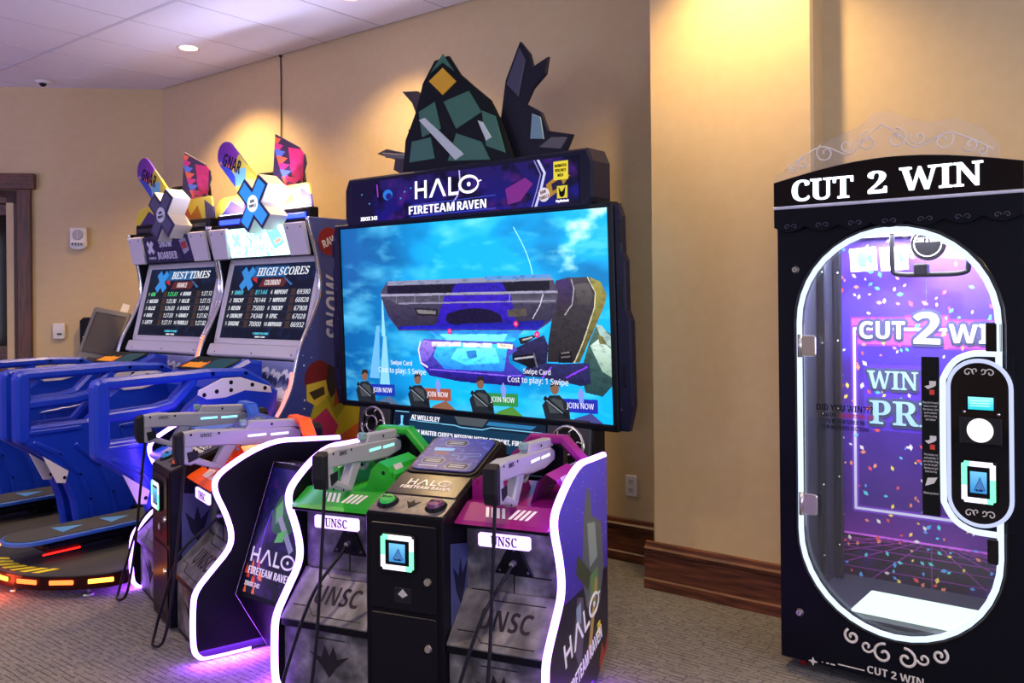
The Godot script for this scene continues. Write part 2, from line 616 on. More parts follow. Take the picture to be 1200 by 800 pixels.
# -------------------------------------------------- small things on the walls --
func build_wall_devices() -> void:
	var white := mat(Color8(226, 220, 216), 0.45)
	var o := Vector3(-7.46, 0, -4.35)
	var u := Vector3(-1, 0, 1).normalized()
	# alarm
	var t := thing("wall_alarm", "white wall alarm with a round speaker and a strobe, beside the wooden door", "alarm", o + u * 0.735 + Vector3(0, 1.977, 0), 45.0)
	part(t, "housing", prism_mesh(PackedVector2Array([Vector2(-0.07, 0.03), Vector2(-0.05, 0.008), Vector2(0, 0), Vector2(0.05, 0.008), Vector2(0.07, 0.03), Vector2(0.07, 0.2), Vector2(-0.07, 0.2)]), 0.0, 0.05, 0.008), white)
	var g := part(t, "speaker_grille", lathe(PackedVector2Array([Vector2(0, 0.012), Vector2(0.044, 0.010), Vector2(0.048, 0.0)]), 24), mat(Color8(170, 166, 168), 0.6), Vector3(0, 0.135, 0.05), Vector3(90, 0, 0))
	part(g, "grille_bar", box(Vector3(0.006, 0.008, 0.09), 0.001), mat(Color8(205, 200, 200), 0.5), Vector3(0, 0.011, 0))
	var lens := part(t, "strobe_lens", box(Vector3(0.11, 0.036, 0.025), 0.008), mat(Color8(210, 214, 220), 0.08, 0.0), Vector3(0, 0.052, 0.055))
	for k in 4:
		part(lens, "strobe_reflector", box(Vector3(0.016, 0.02, 0.01), 0.003), mat(Color8(120, 120, 128), 0.15, 0.9), Vector3(-0.038 + 0.025 * k, 0, 0.011))
	# thermostat
	t = thing("thermostat", "small white thermostat with a tiny display on the slanted wall", "thermostat", o + u * 0.913 + Vector3(0, 1.177, 0), 45.0)
	part(t, "housing", prism_mesh(round_rect(-0.052, 0, 0.052, 0.14, 0.012), 0, 0.03, 0.006), white)
	part(t, "dial_plate", prism_mesh(round_rect(-0.04, 0.025, 0.045, 0.075, 0.03), 0.03, 0.033, 0.001), mat(Color8(214, 206, 204), 0.5))
	part(t, "status_display", box(Vector3(0.04, 0.018, 0.004), 0.001), mat(Color8(70, 84, 72), 0.2), Vector3(0.008, 0.045, 0.034))
	# card reader box on the slanted wall
	t = thing("wall_card_reader", "black wall card reader with a small pink screen behind the grey kiosk", "card reader", o + u * 0.60 + Vector3(0, 1.06, 0), 45.0)
	part(t, "housing", prism_mesh(rect(-0.11, 0, 0.12, 0.31, 0.03), 0, 0.1, 0.01), mat(Color8(22, 22, 32), 0.45))
	part(t, "screen", box(Vector3(0.1, 0.08, 0.004), 0.001), glow(Color8(250, 190, 225), 1.0), Vector3(-0.03, 0.1, 0.102))
	part(t, "indicator_light", lathe(PackedVector2Array([Vector2(0, 0.004), Vector2(0.010, 0.0)]), 12), glow(Color8(230, 235, 255), 2.0), Vector3(-0.02, 0.19, 0.1), Vector3(90, 0, 0))
	# kiosk
	t = thing("ticket_kiosk", "grey leaning touch-screen kiosk with a paper slip sticking out on top", "kiosk", Vector3(-7.07, 0, -3.56), 50.0)
	part(t, "post", prism_mesh(rect(-0.06, 0, 0.06, 1.0, 0.01), -0.06, 0.06, 0.006), mat(Color8(88, 86, 86), 0.5))
	part(t, "foot_plate", prism_mesh(round_rect(-0.2, -0.2, 0.2, 0.2, 0.04), 0, 0.02, 0.004), mat(Color8(70, 68, 70), 0.5), Vector3(0, 0.02, 0), Vector3(90, 0, 0))
	var hd := part(t, "head", prism_mesh(round_rect(-0.15, -0.27, 0.15, 0.25, 0.02), -0.07, 0.05, 0.012), mat(Color8(112, 108, 106), 0.55), Vector3(0.03, 1.2, 0.02), Vector3(-24, 0, -13))
	part(hd, "screen", box(Vector3(0.23, 0.34, 0.004), 0.001), mat(Color8(88, 82, 74), 0.12), Vector3(0, 0.03, 0.051))
	part(hd, "bezel", tube(PackedVector3Array([Vector3(-0.118, -0.142, 0.052), Vector3(0.118, -0.142, 0.052), Vector3(0.118, 0.202, 0.052), Vector3(-0.118, 0.202, 0.052)]), 0.006, 6, true), mat(Color8(70, 68, 68), 0.5))
	part(hd, "card_slot", box(Vector3(0.12, 0.035, 0.012), 0.003), mat(Color8(60, 58, 60), 0.5), Vector3(0, -0.2, 0.05))
	part(hd, "paper_slip", box(Vector3(0.06, 0.11, 0.001), 0.0), mat(Color8(232, 222, 216), 0.8), Vector3(0.06, 0.29, -0.03), Vector3(12, 0, -6))
	# outlet
	t = thing("wall_outlet", "white duplex power outlet low on the wall beside the pillar", "outlet", Vector3(-2.57, 0.43, -4.35))
	part(t, "cover_plate", prism_mesh(round_rect(-0.036, -0.059, 0.036, 0.059, 0.006), 0, 0.007, 0.002), white)
	for s in [-1, 1]:
		var so := part(t, "socket", prism_mesh(round_rect(-0.017, -0.015, 0.017, 0.015, 0.008), 0.006, 0.009, 0.001), mat(Color8(205, 198, 190), 0.4), Vector3(0, 0.024 * s, 0))
		for k in [-1, 1]:
			part(so, "slot", box(Vector3(0.003, 0.009, 0.002), 0.0), mat(Color8(40, 36, 34), 0.6), Vector3(0.007 * k, 0.002, 0.009))
	part(t, "screw", lathe(PackedVector2Array([Vector2(0, 0.002), Vector2(0.003, 0.0)]), 8), mat(Color8(190, 186, 180), 0.3, 0.6), Vector3(0, 0, 0.007), Vector3(90, 0, 0))
	# dome camera
	t = thing("dome_camera", "small white dome security camera on the ceiling above the door corner", "camera", Vector3(-7.93, 3.435, -3.50))
	part(t, "base_ring", lathe(PackedVector2Array([Vector2(0, -0.022), Vector2(0.05, -0.022), Vector2(0.062, -0.012), Vector2(0.064, 0.0), Vector2(0, 0.0)]), 24), white)
	part(t, "dome", lathe(PackedVector2Array([Vector2(0, -0.052), Vector2(0.015, -0.048), Vector2(0.026, -0.038), Vector2(0.032, -0.02)]), 20, true), mat(Color8(24, 20, 28), 0.1))
	# power cord dropping from the ceiling
	t = thing("hanging_cord", "thin black power cord hanging down the wall behind the snowboard toppers", "cord", Vector3(-5.72, 0, -4.34))
	var pts := PackedVector3Array()
	for i in 12:
		pts.append(Vector3(sin(i * 0.8) * 0.003, 3.44 - i * 0.14, 0))
	part(t, "cord_run", tube(pts, 0.005, 6), mat(Color8(30, 28, 28), 0.6))
	part(t, "ceiling_grommet", lathe(PackedVector2Array([Vector2(0, -0.012), Vector2(0.014, -0.01), Vector2(0.016, 0.0)]), 12), mat(Color8(40, 38, 38), 0.6), Vector3(0, 3.44, 0))

# ---------------------------------------------------------- snowboard games ----
func snow_side_art() -> Image:
	# u runs from the front edge (0) to the back (1), v from the top
	var im := canvas(512, 1024, Color8(52, 62, 124))
	cgrad(im, 0, 1024, Color8(76, 90, 158), Color8(48, 56, 124))
	var r := RandomNumberGenerator.new()
	r.seed = 4
	for i in 170:
		var s := r.randf_range(0.0012, 0.004)
		cdisc(im, r.randf(), r.randf_range(0.3, 1.0), s, Color8(226, 230, 246))
	# rider: helmet, goggles, jacket, trousers
	cpoly(im, [[0.330, 0.565], [0.430, 0.525], [0.610, 0.525], [0.810, 0.585], [0.830, 0.785], [0.290, 0.785], [0.230, 0.685]], Color8(190, 176, 40))
	cpoly(im, [[0.390, 0.545], [0.530, 0.525], [0.610, 0.585], [0.490, 0.645]], Color8(150, 140, 30))
	cpoly(im, [[0.270, 0.645], [0.410, 0.605], [0.510, 0.665], [0.450, 0.725], [0.330, 0.715]], Color8(196, 40, 96))
	cpoly(im, [[0.490, 0.705], [0.790, 0.645], [0.830, 0.745], [0.430, 0.765]], Color8(206, 96, 40))
	cpoly(im, [[0.190, 0.685], [0.310, 0.665], [0.350, 0.765], [0.230, 0.775]], Color8(198, 92, 36))
	cpoly(im, [[0.250, 0.775], [0.830, 0.745], [0.830, 0.905], [0.350, 0.905]], Color8(104, 24, 46))
	cdisc(im, 0.35, 0.510, 0.058, Color8(120, 22, 34))
	cpoly(im, [[0.430, 0.465], [0.510, 0.485], [0.530, 0.545], [0.450, 0.575], [0.410, 0.525]], Color8(40, 34, 38))
	cpoly(im, [[0.250, 0.525], [0.410, 0.515], [0.430, 0.565], [0.330, 0.595], [0.250, 0.575]], Color8(222, 190, 60))
	cpoly(im, [[0.270, 0.550], [0.390, 0.535], [0.400, 0.560], [0.310, 0.575]], Color8(60, 48, 30))
	cpoly(im, [[0.490, 0.545], [0.590, 0.505], [0.570, 0.585], [0.470, 0.605]], Color8(150, 60, 30))
	return im

func mountain_art() -> Image:
	var im := canvas(512, 160, Color8(40, 56, 120))
	cgrad(im, 0, 70, Color8(150, 160, 215), Color8(70, 86, 160))
	cgrad(im, 70, 160, Color8(54, 66, 136), Color8(214, 214, 232))
	var n := FastNoiseLite.new()
	n.seed = 8
	n.frequency = 0.03
	for x in range(0, 512, 3):
		var h := 40.0 + n.get_noise_1d(x * 1.0) * 38.0
		im.fill_rect(Rect2i(x, int(h), 3, 22 + int(absf(n.get_noise_1d(x * 3.0)) * 26)), Color8(224, 226, 242))
		im.fill_rect(Rect2i(x, int(h) + 20 + int(absf(n.get_noise_1d(x * 5.0 + 90)) * 30), 3, 26), Color8(44, 52, 104))
	for x in range(0, 512, 3):
		var h2 := 118.0 + n.get_noise_1d(x * 0.7 + 300) * 26.0
		im.fill_rect(Rect2i(x, int(h2), 3, 60), Color8(226, 222, 232))
	return im

func board_art(kind: int) -> Image:
	var im := canvas(160, 480, Color8(112, 36, 150))
	if kind == 0:
		cgrad(im, 0, 190, Color8(92, 28, 140), Color8(150, 50, 170))
		cgrad(im, 190, 480, Color8(226, 200, 60), Color8(240, 222, 70))
		cpoly(im, [[0, 0.1], [0.35, 0.16], [0.28, 0.52], [0, 0.62]], Color8(48, 74, 190))
		for k in 6:
			cdisc(im, 0.12 + 0.07 * k, 0.16 + 0.055 * k, 0.022, Color8(240, 130, 110))
		cpoly(im, [[0.05, 0.62], [0.4, 0.45], [0.9, 0.62], [0.5, 0.75]], Color8(120, 190, 220))
	elif kind == 1:
		cgrad(im, 0, 480, Color8(60, 30, 60), Color8(40, 24, 52))
		for k in 9:
			cpoly(im, [[0.05 * k, 0.1 * k], [0.3 + 0.06 * k, 0.08 + 0.09 * k], [0.1 + 0.05 * k, 0.2 + 0.085 * k]], [Color8(226, 92, 50), Color8(202, 44, 110), Color8(86, 110, 190)][k % 3])
		cpoly(im, [[0.5, 0.2], [0.95, 0.25], [0.9, 0.7], [0.6, 0.6]], Color8(196, 34, 90))
		cpoly(im, [[0.0, 0.75], [0.7, 0.7], [0.9, 1.0], [0.0, 1.0]], Color8(200, 84, 40))
	else:
		cgrad(im, 0, 480, Color8(232, 208, 50), Color8(240, 220, 90))
		cpoly(im, [[0.2, 0.03], [0.75, 0.18], [0.5, 0.3], [0.9, 0.36], [0.25, 0.42]], Color8(66, 50, 110))
		cpoly(im, [[0.3, 0.62], [0.8, 0.66], [0.45, 0.72], [0.75, 0.8], [0.25, 0.86]], Color8(196, 120, 30))
		cpoly(im, [[0.1, 0.9], [0.9, 0.88], [0.6, 1.0], [0.1, 1.0]], Color8(70, 60, 110))
	return im

func x_poly(s: float, t: float) -> PackedVector2Array:
	# an upright letter X: half size s, arm half thickness t
	var out := PackedVector2Array()
	for k in 4:
		var a := deg_to_rad(49.0 if k % 2 == 0 else 131.0)
		if k >= 2:
			a += PI
		var d := Vector2(cos(a), sin(a))
		var n := Vector2(-d.y, d.x)
		out.append(d * s - n * t)
		out.append(d * s + n * t)
		var a2 := deg_to_rad([90.0, 180.0, 270.0, 0.0][k])
		out.append(Vector2(cos(a2), sin(a2)) * (t * 1.28 if k % 2 == 1 else t * 1.62))
	return out

func bars(st: SurfaceTool, pts: PackedVector2Array, w: float, t: float, b: float) -> void:
	# rounded flat bar through (z, y) points, w wide, t thick along x (centred)
	for i in pts.size() - 1:
		var a := Vector2(-pts[i].x, pts[i].y)
		var c := Vector2(-pts[i + 1].x, pts[i + 1].y)
		var d := (c - a).normalized()
		var n := Vector2(-d.y, d.x) * w / 2
		var q := PackedVector2Array()
		for k in 7:
			q.append(a + n.rotated(PI * k / 6.0))
		for k in 7:
			q.append(c - n.rotated(PI * k / 6.0))
		prism(st, q, -t / 2, t / 2, b, Transform3D(Basis(Vector3.UP, PI / 2), Vector3.ZERO))

func rail_mesh() -> ArrayMesh:
	# moulded handrail seen from the side; local (z, y)
	var st := begin()
	var t := 0.08
	var b := 0.016
	bars(st, PackedVector2Array([Vector2(1.29, 1.078), Vector2(0.66, 1.088), Vector2(0.44, 1.075), Vector2(0.28, 0.985)]), 0.056, t, b)
	bars(st, PackedVector2Array([Vector2(1.30, 1.062), Vector2(1.30, 0.72)]), 0.084, t + 0.006, b)
	bars(st, PackedVector2Array([Vector2(1.28, 0.905), Vector2(1.0, 0.915), Vector2(0.90, 0.935), Vector2(0.78, 1.05)]), 0.06, t - 0.006, b)
	# lower body, swept down to the platform
	var zy := PackedVector2Array([Vector2(1.34, 0.78), Vector2(1.34, 0.70), Vector2(1.26, 0.645), Vector2(1.15, 0.56), Vector2(1.07, 0.44), Vector2(1.02, 0.30), Vector2(0.99, 0.11), Vector2(0.34, 0.11), Vector2(0.26, 0.5), Vector2(0.2, 0.95), Vector2(0.36, 1.06), Vector2(0.62, 1.04), Vector2(0.80, 0.92), Vector2(0.93, 0.785)])
	var p := PackedVector2Array()
	for q in zy:
		p.append(Vector2(-q.x, q.y))
	prism(st, p, -t / 2 + 0.004, t / 2 - 0.004, b, Transform3D(Basis(Vector3.UP, PI / 2), Vector3.ZERO))
	return done(st)

func rib_mesh(sgn: float) -> ArrayMesh:
	# raised ribs moulded on the outside of the lower body
	var st := begin()
	for pts in [[Vector2(1.27, 0.74), Vector2(0.98, 0.745)], [Vector2(1.24, 0.68), Vector2(1.10, 0.60), Vector2(0.98, 0.46), Vector2(0.92, 0.30), Vector2(0.89, 0.15)], [Vector2(1.0, 0.64), Vector2(0.86, 0.50), Vector2(0.78, 0.32), Vector2(0.75, 0.15)], [Vector2(0.66, 0.42), Vector2(0.46, 0.44), Vector2(0.42, 0.26), Vector2(0.64, 0.24), Vector2(0.66, 0.42)], [Vector2(0.72, 0.72), Vector2(0.40, 0.75), Vector2(0.40, 0.60), Vector2(0.66, 0.56), Vector2(0.72, 0.72)]]:
		bars(st, PackedVector2Array(pts), 0.028, 0.016, 0.006)
	var m := done(st)
	return m

func snow_game(at: Vector3, lit: bool) -> void:
	var side := "with lit marquee and blue light bars, beside the big screen" if lit else "with unlit marquee, next to the slanted wall"
	var t := thing("snowboard_game", "blue snowboard arcade game %s" % side, "arcade game", at, 0.0, "snowboard arcade games")
	var W := 1.09
	var black := mat(Color8(16, 16, 24), 0.4)
	var lilac := mat(Color8(222, 214, 218), 0.42)
	var chrome := mat(Color8(220, 218, 226), 0.16, 0.95)
	var blue := mat(Color8(12, 54, 186), 0.36)
	var front := spline(PackedVector2Array([Vector2(0.0, 2.03), Vector2(-0.03, 1.92), Vector2(-0.066, 1.80), Vector2(-0.097, 1.57), Vector2(-0.033, 1.40), Vector2(0.063, 1.22), Vector2(0.104, 1.09), Vector2(0.138, 0.96), Vector2(0.197, 0.85), Vector2(0.26, 0.74), Vector2(0.27, 0.5), Vector2(0.2, 0.25), Vector2(0.2, 0.02)]), 4)
	var prof := front.duplicate()
	for q in [Vector2(-0.70, 0.02), Vector2(-0.70, 1.75), Vector2(-0.45, 2.03)]:
		prof.append(q)
	var plate := side_mesh(prof, 0.022, 0.004)
	var art := picture(snow_side_art(), 0.35)
	var left := part(t, "side_panel", plate, black, Vector3(-W / 2, 0, 0))
	var right := part(t, "side_panel", plate, art if lit else black, Vector3(W / 2 - 0.022, 0, 0))
	if lit:
		right.set_meta("label", "blue side panel with a printed snowboarder")
		text(right, "lettering", "SNOW", 0.13, mat(Color8(214, 214, 222), 0.5), Vector3(0.023, 1.45, -0.20), Vector3(0, 90, 90), 0.40, sans, 0.002, 0.25)
		text(right, "lettering", "BOARDER", 0.16, mat(Color8(230, 230, 236), 0.5), Vector3(0.023, 1.30, -0.40), Vector3(0, 90, 90), 0.8, sans, 0.002, 0.25)
		var badge := part(right, "round_badge", lathe(PackedVector2Array([Vector2(0.09, 0.0), Vector2(0.09, 0.002), Vector2(0, 0.002)]), 24), mat(Color8(150, 26, 40), 0.4), Vector3(0.022, 1.88, -0.16), Vector3(0, 0, -90))
		badge.name = "round_badge"
		text(right, "lettering", "RAW", 0.05, mat(Color8(240, 236, 240), 0.5), Vector3(0.026, 1.88, -0.16), Vector3(0, 90, 25), 0.12)
	for s in [-1.0, 1.0]:
		var pts := PackedVector3Array()
		for q in front:
			pts.append(Vector3(s * (W / 2 - 0.011), q.y, q.x + 0.006))
		var tr := part(t, "edge_trim", tube(pts, 0.013, 8), chrome)
		tr.set_meta("label", "chrome edge trim")
	# lit lower run of the edge
	var run := PackedVector3Array()
	for q in front:
		if q.y < 1.06 and q.y > 0.60:
			run.append(Vector3(W / 2 - 0.011, q.y, q.x + 0.014))
	part(t, "led_strip", tube(run, 0.012, 8), glow(Color(1.0, 0.42, 0.40), 3.0))
	var run2 := PackedVector3Array()
	for q in front:
		if q.y < 1.30 and q.y > 0.98:
			run2.append(Vector3(-W / 2 + 0.011, q.y, q.x + 0.014))
	if lit:
		part(t, "led_strip", tube(run2, 0.010, 8), glow(Color(1.0, 0.45, 0.30), 2.5))
	slab(t, "back_panel", -W / 2 + 0.02, W / 2 - 0.02, 0.02, 1.80, -0.68, -0.66, black)
	slab(t, "top_cover", -W / 2 + 0.02, W / 2 - 0.02, 2.0, 2.03, -0.45, -0.03, black, 0.004)
	# header: speaker plates either side of the marquee
	var hd := part(t, "header", prism_mesh(rect(-W / 2 + 0.024, 1.79, W / 2 - 0.024, 2.02), -0.10, -0.035, 0.004), black, Vector3.ZERO, Vector3.ZERO)
	for s in [-1.0, 1.0]:
		var p := part(t, "speaker_plate", prism_mesh(PackedVector2Array([Vector2(0.34, -0.10), Vector2(0.515, -0.10), Vector2(0.515, 0.11), Vector2(0.315, 0.11)] if s > 0 else [Vector2(-0.515, -0.10), Vector2(-0.34, -0.10), Vector2(-0.315, 0.11), Vector2(-0.515, 0.11)]), 0.0, 0.03, 0.005), lilac, Vector3(0, 1.895, -0.022), Vector3(12, 0, 0))
		for k in 2:
			part(p, "screw", lathe(PackedVector2Array([Vector2(0, 0.003), Vector2(0.007, 0.0)]), 10), mat(Color8(60, 56, 62), 0.4), Vector3(s * (0.36 + 0.13 * k), 0.08, 0.03), Vector3(90, 0, 0))
	var mim := canvas(320, 96, Color8(30, 28, 74))
	if lit:
		cgrad(mim, 0, 96, Color8(190, 240, 246), Color8(222, 252, 250))
		cnoise(mim, 0.03, 3, Color(0.35, 0.80, 0.82), 0.0, 0.5)
		cpoly(mim, [[0.70, 0.2], [0.9, 0.1], [0.96, 0.6], [0.78, 0.8]], Color8(96, 200, 206))
		cpoly(mim, [[0.80, 0.5], [0.9, 0.4], [0.93, 0.5], [0.82, 0.62]], Color8(226, 120, 110))
	else:
		cnoise(mim, 0.03, 3, Color8(70, 62, 120), 0.0, 0.5)
		cpoly(mim, [[0.78, 0.2], [0.92, 0.12], [0.96, 0.6], [0.84, 0.75]], Color8(166, 170, 196))
		cpoly(mim, [[0.8, 0.3], [0.92, 0.24], [0.93, 0.5], [0.83, 0.56]], Color8(190, 60, 70))
	var mq := part(t, "marquee_sign", prism_mesh(rect(-0.315, -0.095, 0.315, 0.10), 0.0, 0.012, 0.002), lit_picture(mim, 3.2) if lit else picture(mim, 0.3), Vector3(0, 1.895, -0.014), Vector3(12, 0, 0))
	var mt: Material = glow(Color8(140, 214, 214), 2.0) if lit else mat(Color8(224, 222, 236), 0.5)
	part(mq, "emblem", prism_mesh(x_poly(0.055, 0.016), 0.012, 0.015), mt, Vector3(-0.22, 0.02, 0))
	text(mq, "lettering", "GAMES", 0.018, mt, Vector3(-0.22, -0.06, 0.013), Vector3.ZERO, 0.1)
	text(mq, "lettering", "SNOW\nBOARDER", 0.055, mt, Vector3(-0.01, 0.0, 0.013), Vector3.ZERO, 0.26)
	# top bar with light bars, snowboards, X block
	var tb := part(t, "top_bar", box(Vector3(1.02, 0.09, 0.07), 0.006), black, Vector3(0, 2.055, -0.075))
	var bar_m: Material = glow(Color(0.12, 0.2, 1.0), 6.0) if lit else mat(Color8(30, 34, 60), 0.2)
	for s in [-1.0, 1.0]:
		part(tb, "light_bar", box(Vector3(0.34, 0.032, 0.012), 0.004), bar_m, Vector3(0.30 * s, -0.005, 0.04))
	if lit:
		part(tb, "uplight_strip", box(Vector3(0.98, 0.008, 0.02), 0.002), glow(Color(0.80, 0.82, 1.0), 4.0), Vector3(0, 0.048, 0.018))
		var ul := AreaLight3D.new()
		ul.name = "topper_uplight"
		ul.area_size = Vector2(0.98, 0.02)
		ul.area_normalize_energy = true
		ul.light_color = Color(0.80, 0.80, 1.0)
		ul.light_energy = 2.2
		ul.area_range = 20.0
		ul.shadow_enabled = true
		ul.position = Vector3(0, 2.055 + 0.055, -0.057)
		ul.rotation_degrees = Vector3(90, 0, 0)
		t.add_child(ul)
	for s in [-1.0, 1.0]:
		part(t, "topper_strut", tube(PackedVector3Array([Vector3(0.3 * s, 2.05, -0.2), Vector3(0.24 * s, 2.38, -0.2)]), 0.014, 6), black)
	part(t, "topper_crossbar", tube(PackedVector3Array([Vector3(-0.24, 2.38, -0.2), Vector3(0.24, 2.38, -0.2)]), 0.014, 6), black)
	var bp := PackedVector2Array()
	for k in 13:
		bp.append(Vector2(0.08, 0.20) + Vector2(0.0, 0) + Vector2(-0.08, 0.0) + Vector2(cos(PI * k / 12.0), sin(PI * k / 12.0)) * 0.10)
	bp.append(Vector2(-0.10, -0.26)); bp.append(Vector2(0.10, -0.26))
	var b0 := part(t, "topper_snowboard", prism_mesh(bp, -0.008, 0.008, 0.002), picture(board_art(0), 0.35), Vector3(-0.33, 2.40, -0.10), Vector3(0, 0, 48))
	b0.set_meta("label", "purple and yellow snowboard")
	text(b0, "lettering", "GNAR", 0.09, mat(Color8(24, 16, 36), 0.5), Vector3(0.0, 0.1, 0.009), Vector3(0, 0, -70), 0.22, sans, 0.002)
	var b1 := part(t, "topper_snowboard", prism_mesh(PackedVector2Array([Vector2(-0.12, -0.22), Vector2(0.06, -0.22), Vector2(0.15, 0.05), Vector2(0.14, 0.11), Vector2(0.10, 0.16), Vector2(-0.085, 0.26)]), -0.008, 0.008, 0.002), picture(board_art(1), 0.35), Vector3(0.15, 2.36, -0.14), Vector3(0, 20, 0))
	b1.set_meta("label", "dark red and orange snowboard tail")
	text(b1, "lettering", "S", 0.16, mat(Color8(206, 40, 100), 0.4), Vector3(0.06, 0.0, 0.009), Vector3(0, 0, -20), 0.1)
	var yel := PackedVector2Array()
	for k in 11:
		yel.append(Vector2(-0.50, 0) + Vector2(cos(PI / 2 + PI * k / 10.0) * 0.12, sin(PI / 2 + PI * k / 10.0) * 0.10))
	yel.append(Vector2(0.44, -0.10)); yel.append(Vector2(0.47, -0.08)); yel.append(Vector2(0.43, 0.12)); yel.append(Vector2(0.40, 0.13))
	var yi := board_art(2)
	yi.rotate_90(COUNTERCLOCKWISE)
	var b2 := part(t, "topper_snowboard", prism_mesh(yel, -0.008, 0.008, 0.002), picture(yi, 0.35), Vector3(-0.02, 2.14, -0.12))
	b2.set_meta("label", "yellow snowboard lying crosswise")
	var xb := part(t, "topper_block", prism_mesh(x_poly(0.185, 0.062), -0.07, 0.07, 0.004), mat(Color8(226, 222, 214), 0.5), Vector3(0.14, 2.13, 0.05), Vector3(0, 0, 6))
	xb.set_meta("label", "thick white X-shaped block with a printed face")
	part(xb, "block_border", prism_mesh(x_poly(0.183, 0.060), 0.07, 0.073), mat(Color8(40, 38, 76), 0.4))
	if lit:
		part(xb, "lit_sign_face", prism_mesh(x_poly(0.163, 0.042), 0.073, 0.076), glow(Color8(40, 140, 236), 1.1))
		part(xb, "round_sign", lathe(PackedVector2Array([Vector2(0.055, 0.0), Vector2(0.055, 0.003), Vector2(0, 0.003)]), 24), glow(Color8(236, 244, 250), 1.1), Vector3(0, 0, 0.076), Vector3(90, 0, 0))
	else:
		part(xb, "block_face", prism_mesh(x_poly(0.163, 0.042), 0.073, 0.076), mat(Color8(82, 84, 116), 0.3))
		part(xb, "round_badge", lathe(PackedVector2Array([Vector2(0.055, 0.0), Vector2(0.055, 0.003), Vector2(0, 0.003)]), 24), mat(Color8(226, 226, 232), 0.4), Vector3(0, 0, 0.076), Vector3(90, 0, 0))
	text(xb, "lettering", "RAW\nTHRILLS", 0.018, mat(Color8(50, 50, 70), 0.5), Vector3(0, 0, 0.080), Vector3.ZERO, 0.075)
	# monitor, leaning back
	var sc := snow_screen(t, lit)
	for q in [[0.0, 0.285, 1.02, 0.05], [0.0, -0.285, 1.02, 0.05], [-0.485, 0.0, 0.055, 0.60], [0.485, 0.0, 0.055, 0.60]]:
		part(sc, "bezel", box(Vector3(q[2], q[3], 0.05), 0.012), lilac, Vector3(q[0], q[1], -0.008))
	part(sc, "monitor_back", box(Vector3(1.02, 0.6, 0.02), 0.0), black, Vector3(0, 0, -0.05))
	# sill, mountain panel
	var sill := part(t, "sill", box(Vector3(1.03, 0.085, 0.05), 0.008), lilac, Vector3(0, 1.165, 0.02), Vector3(-24, 0, 0))
	for k in 3:
		part(sill, "screw", lathe(PackedVector2Array([Vector2(0, 0.003), Vector2(0.007, 0.0)]), 10), mat(Color8(60, 56, 62), 0.4), Vector3(-0.42 + 0.42 * k, -0.02, 0.025), Vector3(90, 0, 0))
	part(t, "mountain_panel", prism_mesh(rect(-0.52, -0.13, 0.52, 0.13), -0.01, 0.01, 0.002), picture(mountain_art(), 0.4), Vector3(0, 1.0, 0.10), Vector3(-32, 0, 0))
	part(t, "front_panel", box(Vector3(1.04, 0.86, 0.03), 0.004), lilac, Vector3(0, 0.46, 0.17))
	# control console between the rails
	var cz := part(t, "console", side_mesh(PackedVector2Array([Vector2(0.16, 0.86), Vector2(0.46, 0.86), Vector2(0.50, 0.98), Vector2(0.46, 1.06), Vector2(0.26, 1.14), Vector2(0.16, 1.12)]), 0.58, 0.02), blue, Vector3(-0.29, 0, 0))
	var dim := canvas(256, 96, Color8(10, 14, 18))
	cpoly(dim, [[0.55, 0.1], [0.98, 0.05], [0.98, 0.95], [0.5, 0.95]], Color8(12, 60, 74))
	var r := RandomNumberGenerator.new()
	r.seed = 6
	for k in 9:
		var fx := 0.04 + 0.05 * k
		cpoly(dim, [[fx, 0.9], [fx + 0.02, 0.3 + r.randf() * 0.2], [fx + 0.07, 0.5], [fx + 0.09, 0.9]], Color8(236, 170, 30) if k % 2 else Color8(220, 86, 30))
	part(cz, "console_screen", prism_mesh(rect(-0.24, -0.085, 0.24, 0.085), 0.0, 0.008, 0.002), lit_picture(dim, 1.0), Vector3(0.29, 1.105, 0.365), Vector3(-68, 0, 0))
	text(cz, "lettering", "88", 0.05, glow(Color8(220, 226, 226), 0.9), Vector3(0.36, 1.105, 0.375), Vector3(-68, 0, 0))
	# handrails
	var rm := rail_mesh()
	for s in [-1.0, 1.0]:
		var ra := part(t, "handrail", rm, blue, Vector3(0.46 * s, 0, 0))
		ra.set_meta("label", "moulded blue plastic handrail")
		part(ra, "moulded_rib", rib_mesh(1.0), blue, Vector3(0.037, 0, 0))
		part(ra, "white_plate", side_mesh(PackedVector2Array([Vector2(0.76, 0.975), Vector2(0.755, 1.0), Vector2(0.60, 1.058), Vector2(0.48, 1.055), Vector2(0.27, 0.985), Vector2(0.26, 0.945), Vector2(0.45, 0.975), Vector2(0.58, 0.945), Vector2(0.70, 0.945)]), 0.008, 0.002), lilac, Vector3(0.036, 0, 0))
		for q in [Vector2(0.72, 0.972), Vector2(0.64, 0.985), Vector2(0.545, 1.03), Vector2(0.545, 0.985), Vector2(0.40, 1.005), Vector2(0.31, 0.978)]:
			part(ra, "plate_bolt", lathe(PackedVector2Array([Vector2(0.0, 0.006), Vector2(0.012, 0.004), Vector2(0.013, 0.0)]), 10), black, Vector3(0.044, q.y, q.x), Vector3(0, 0, -90))
		part(ra, "corner_plate", side_mesh(PackedVector2Array([Vector2(1.20, 0.60), Vector2(1.05, 0.49), Vector2(1.07, 0.42), Vector2(1.12, 0.43)]), 0.008, 0.002), lilac, Vector3(0.036, 0, 0))
		part(ra, "plate_bolt", lathe(PackedVector2Array([Vector2(0.0, 0.005), Vector2(0.010, 0.003), Vector2(0.011, 0.0)]), 10), black, Vector3(0.044, 0.455, 1.075), Vector3(0, 0, -90))
	# round platform
	var pf := Node3D.new()
	pf.name = "platform"
	t.add_child(pf)
	pf.position = Vector3(0, 0, 0.99)
